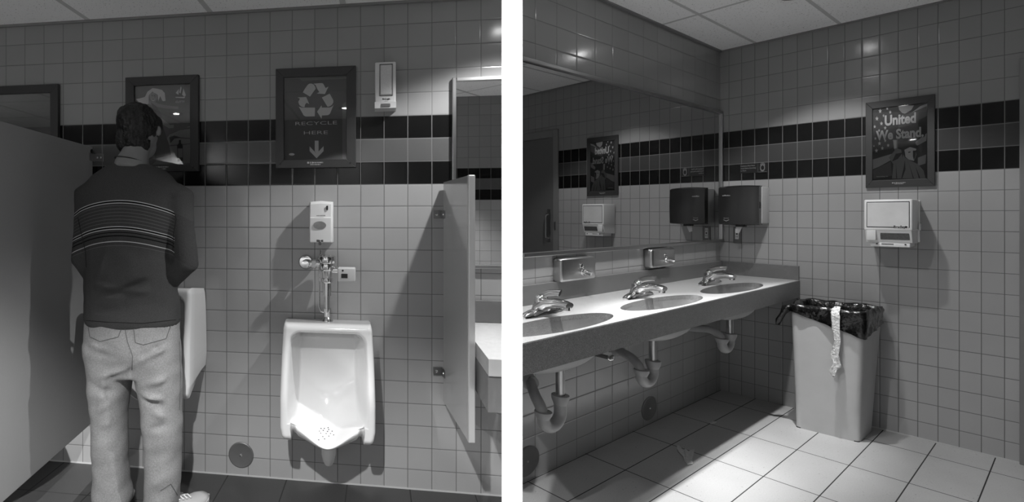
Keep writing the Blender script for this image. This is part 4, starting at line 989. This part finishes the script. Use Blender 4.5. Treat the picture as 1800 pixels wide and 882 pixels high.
# jeans
def fold(co, o, d, w, L, h):                          # one cloth fold: a ridge through o along d
    v = co-o; t_ = v.dot(d); p = (v-d*t_).length
    return 1.7*h*math.exp(-(p/(w*.8))**2)*math.exp(-(t_/L)**2)
JF = [(mp(x, y, 1.95), Vector((dx, 0, dz)).normalized(), w, L, h) for x, y, dx, dz, w, L, h in (
    (185, 612, 1, -.25, .014, .08, .010), (190, 624, 1, -.3, .014, .07, -.009), (262, 625, 1, .45, .013, .08, .011), (270, 614, 1, .5, .012, .07, -.010), (205, 652, 1, .35, .014, .06, .009),
    (285, 668, 1, .3, .016, .06, .008), (190, 690, 1, -.4, .018, .06, -.008), (270, 700, 1, -.2, .014, .05, .010), (272, 712, 1, -.3, .014, .06, -.009), (205, 706, 1, .5, .016, .06, .010), (205, 722, 1, .3, .014, .05, -.009),
    (290, 735, 1, -.35, .016, .05, .010), (285, 752, 1, .2, .018, .05, -.008), (190, 748, 1, .2, .02, .04, .006), (195, 835, 1, -.5, .014, .05, .010), (200, 850, 1, .1, .012, .06, -.011), (198, 862, 1, -.1, .012, .06, .012), (212, 842, 1, .9, .012, .05, .010),
    (285, 848, 1, .6, .014, .06, .010), (292, 862, 1, .7, .012, .05, -.010), (272, 856, 1, -.6, .012, .05, .010), (178, 700, .15, 1, .018, .12, .006), (310, 690, .1, 1, .016, .14, -.005), (230, 640, .1, 1, .012, .05, -.014))]
def wr_j(co):
    a = noise.noise(Vector((co.x*6, co.y*6, co.z*7)))*.007+noise.noise(Vector((co.x*16+3, co.y*12, co.z*20)))*.004
    for f_ in JF: a += fold(co, *f_)
    return a
m = MB()
m.loft([sect(160, 312, 655, 2.06, .105), sect(152, 317, 620, 2.05, .118), sect(150, 317, 590, 2.05, .118), sect(151, 316, 565, 2.055, .11), sect(153, 314, 545, 2.06, .105)])
for pts, s in (([(150, 234, 600, .118), (155, 232, 650, .11), (161, 224, 700, .097), (165, 221, 750, .088), (165, 222, 800, .085), (166, 227, 850, .085), (166, 232, 872, .088), (172, 230, 885, .088)], -1),
               ([(236, 317, 600, .118), (236, 318, 650, .11), (246, 319, 700, .10), (251, 320, 740, .095), (256, 317, 800, .09), (255, 316, 850, .088), (252, 316, 880, .090), (251, 313, 897, .088)], 1)):
    rings = []
    for xl, xr, py, dy in pts: rings.append(sect(xl, xr, py, 2.055, dy))
    m.loft(rings)
jeans = m.build('jeans', jean_m, man); remesh(jeans, .009, 5, wr_j)
def surf_strip(name, pxs, Y, dy, wdt, mt, parent):      # stitched seams laid on the denim
    m = MB(); m.tube([mp(x, y, Y)+Vector((0, -dy, 0)) for x, y in pxs], wdt, 6); m.build(name, mt, parent)
from mathutils.bvhtree import BVHTree
def project(o, pts, offs=.002):
    dg = bpy.context.evaluated_depsgraph_get(); bv = BVHTree.FromObject(o, dg); out = []
    for x, y in pts:
        a = ray(x, y); org = Vector((0, 0, H))-Vector((MC.x, MC.y, 0)); h_, n_, i_, d_ = bv.ray_cast(org, a.normalized())
        if h_ is not None: out.append(h_+n_*offs)
    return out
bpy.context.view_layer.update()
def dens2(pts, k=8):
    out = []
    for a, b in zip(pts, pts[1:]):
        for i in range(k): out.append((lerp(a[0], b[0], i/k), lerp(a[1], b[1], i/k)))
    return out+[pts[-1]]
for nm, pl in (('back_pocket', [(235, 578), (238, 602), (252, 606), (292, 595), (300, 572)]), ('back_pocket', [(155, 575), (158, 592), (176, 600), (208, 592), (214, 576)]), ('centre_seam', [(219, 574), (224, 600), (233, 625), (232, 650)]), ('side_seam', [(315, 600), (317, 660), (315, 720)]), ('hem_stitch', [(282, 862), (300, 850), (312, 870)])):
    P_ = project(jeans, dens2(pl), .0005)
    if len(P_) > 3:
        m = MB(); m.tube(P_, .0016, 6); m.build(nm, jean_d, jeans)
# sweater
sw = NT('striped_knit'); ob = sw.obj(); sp = sw.n('ShaderNodeSeparateXYZ'); sw.l(ob, sp.inputs[0])
zcen = mp(230, 352, 1.95).z
# stripe rows follow the cloth: they sag away from the spine
xo = sw.math('SUBTRACT', sp.outputs[0], -.02); sag = sw.math('MULTIPLY', sw.math('MULTIPLY', xo, xo), 1.15)
sag4 = sw.math('MULTIPLY', sw.math('MULTIPLY', sag, sag), 1.0)
zs = sw.math('SUBTRACT', zcen, sw.math('ADD', sp.outputs[2], sag))           # distance below the first stripe
def band(c, wdt): return sw.math('LESS_THAN', sw.math('ABSOLUTE', sw.math('SUBTRACT', zs, c)), wdt/2)
u_ = 1.95/860.
def addm(lst):
    r_ = None
    for a in lst: r_ = a if r_ is None else sw.math('MAXIMUM', r_, a)
    return r_
hi = addm([band(c*u_, 1.5*u_) for c in (0, 4.5, 46, 50.5, 72)])
md_ = addm([band(c*u_, 1.3*u_) for c in (9, 15, 21, 27, 33, 39, 79)])
dk = addm([band(2.2*u_, 3*u_), band(48.2*u_, 3*u_), band(62*u_, 2*u_), band(56*u_, 1.5*u_)])
inx = sw.math('LESS_THAN', sw.math('ABSOLUTE', sw.math('SUBTRACT', sp.outputs[0], -.028)), .215)
nz = sw.noise(ob, 320., 3)
bc_ = sw.math('MULTIPLY_ADD', nz, .055, .040)
bg2 = sw.mix(sw.math('MULTIPLY', sw.math('GREATER_THAN', zs, 0.), sw.math('LESS_THAN', zs, 80*u_)), bc_, sw.math('MULTIPLY', bc_, .85))
c = sw.mix(sw.math('MULTIPLY', dk, inx), bg2, .006); c = sw.mix(sw.math('MULTIPLY', md_, inx), c, .11); c = sw.mix(sw.math('MULTIPLY', hi, inx), c, .50)
sw.base(c); sw.b.inputs['Roughness'].default_value = .95; sw.b.inputs['Specular IOR Level'].default_value = .15; sw.bump(nz, .35, .002)
SF = [(mp(x, y, 1.94), Vector((dx, 0, dz)).normalized(), w, L, h) for x, y, dx, dz, w, L, h in (
    (200, 514, 1, -.05, .013, .07, -.010), (232, 502, 1, .35, .012, .06, -.010), (262, 490, 1, .3, .013, .05, -.009), (250, 512, 1, .1, .014, .06, .008), (185, 505, 1, -.2, .014, .05, .007), (285, 540, 1, .15, .014, .06, .007), (180, 545, 1, .1, .016, .05, -.006), (175, 470, .3, 1, .016, .07, .006), (330, 470, 1, .5, .014, .05, .006), (300, 500, .5, 1, .014, .05, -.006), (320, 495, 1, .6, .012, .05, -.006))]
def wr_s(co):
    a = noise.noise(Vector((co.x*5, co.y*6, co.z*8)))*.006+noise.noise(Vector((co.x*11+3, co.y*9, co.z*20)))*.003
    for f_ in SF: a += fold(co, *f_)
    return a
m = MB()
m.loft([sect(152, 316, 571, 2.055, .112), sect(150, 317, 560, 2.055, .120), sect(150, 311, 500, 2.055, .118), sect(150, 305, 440, 2.06, .115), sect(142, 307, 390, 2.06, .118), sect(136, 313, 355, 2.07, .115), sect(142, 318, 330, 2.08, .100), sect(163, 303, 308, 2.095, .080), sect(186, 284, 294, 2.105, .068), sect(197, 266, 289, 2.11, .066)])
for sh, el, ha, s in ((mp(158, 343, 2.08), mp(142, 452, 2.02), HAL, -1), (mp(313, 347, 2.08), mp(327, 458, 2.03), HAR, 1)):
    limb(m, [(sh+Vector((-.03*s, 0, .03)), .050), (sh, .066), (sh.lerp(el, .35), .057 if s > 0 else .050), (sh.lerp(el, .75), .052 if s > 0 else .042), (el+Vector((0, 0, -.01)), .051 if s > 0 else .040), (el.lerp(ha, .25), .046 if s > 0 else .040), (el.lerp(ha, .55), .042), (el.lerp(ha, .8), .038)])
swe = m.build('sweater', sw.m, man); remesh(swe, .009, 5, wr_s)
bpy.context.view_layer.update()
P_ = project(swe, dens2([(151, 563), (190, 566), (250, 568), (316, 561)]), .0005)
m = MB(); m.tube(P_, .0014, 6); m.build('hem_seam', mat('seam_thread', .012, .9), swe)
for pl in ([(137, 382), (142, 405), (150, 440), (152, 470)], [(306, 372), (310, 385), (305, 410), (304, 440)]):
    P_ = project(swe, dens2(pl), .0003)
    if len(P_) > 3: m = MB(); m.tube(P_, .0015, 6); m.build('armhole_seam', bpy.data.materials['seam_thread'], swe)
# collar and neck cord
def necktie(name, y0_, rx, ry, cy, tilt, rad, mt, par):
    c = mp(232, y0_, cy); m = MB(); n = 36
    m.tube([c+Vector((rx*cos(2*pi*i/n), ry*sin(2*pi*i/n), tilt*sin(2*pi*i/n)+.012*cos(2*pi*i/n)*-1)) for i in range(n+1)], rad, 8); m.build(name, mt, par, True)
necktie('neck_cord', 284, .0695, .0675, 2.108, -.012, .0026, mat('cord', .02, .7), man)
# hair
def hd(co):
    return noise.noise(Vector((co.x*30, co.y*30, co.z*14)))*.008+noise.noise(Vector((co.x*75, co.y*75, co.z*30)))*.005
m = MB()
m.ell(HCn+Vector((-.004, -.016, .020)), (.088, .104, .096), 28, 18, hr)
m.ell(HCn+Vector((-.018, -.055, -.030)), (.070, .050, .062), 20, 14, hr)
m.ell(HCn+hr @ Vector((-.052, -.015, -.012)), (.036, .062, .066), 20, 14, hr)
m.ell(HCn+hr @ Vector((.045, -.030, .0)), (.038, .060, .060), 20, 14, hr)
for k in range(15):
    a_ = -1.15+2.3*k/14; b0 = HCn+Vector((.064*math.sin(a_)-.010, -.056*cos(a_)-.030, -.052)); 
    m.tube([b0, b0+Vector((.002*math.sin(k*5), -.004, -.028)), b0+Vector((.010*math.sin(k*3), .002, -.046-.006*math.sin(k*7)))], [.020, .014, .003], 8)
m.ell(HCn+hr @ Vector((.062, .030, .040)), (.024, .045, .045), 14, 10, hr)
m.ell(HCn+hr @ Vector((.072, .030, .0)), (.010, .014, .035), 14, 10, hr)
m.ell(HCn+hr @ Vector((-.066, .030, .035)), (.022, .045, .050), 14, 10, hr)
hair = m.build('hair', hair_m, man); remesh(hair, .0055, 3, hd)
# shoes
for c_, s in ((ANL, -1), (ANR, 1)):
    yaw = -.12*s
    def fp(x, y, z): return Vector((c_.x+x*cos(yaw)-y*sin(yaw), c_.y+x*sin(yaw)+y*cos(yaw), z))
    if s > 0:
        def fp(x, y, z, yaw=-.55): return Vector((c_.x+.02+x*cos(yaw)-y*sin(yaw), c_.y+x*sin(yaw)+y*cos(yaw), z))
    m = MB(); rings = []
    for y, hw_, h_ in ((-.075, .028, .075), (-.060, .036, .095), (-.02, .041, .100), (.03, .042, .092), (.08, .046, .075), (.13, .050, .058), (.18, .046, .048), (.215, .030, .036)):
        rings.append([fp(hw_*cos(a_), y, .024+max(0, (h_-.024))*math.sin(a_)) for a_ in [pi*i/12 for i in range(13)]])
    m.loft(rings, cap=True); sh = m.build('shoe', shoe_m, man, 2)
    m = MB(); m.prism([fp(x, y, 0.0) for x, y in ((-.03, -.08), (.03, -.08), (.046, -.03), (.046, .05), (.056, .13), (.048, .19), (.02, .225), (-.02, .225), (-.048, .19), (-.056, .13), (-.046, .05), (-.046, -.03))], (0, 0, .026)); m.build('sole', sole_m if s < 0 else shoe_m, sh)
    m = MB()
    for k in range(5): m.tube([fp(-.022, .02+.022*k, .096-.007*k), fp(0, .02+.022*k, .104-.007*k), fp(.022, .02+.022*k, .096-.007*k)], .003, 6)
    m.build('laces', white_p, sh)
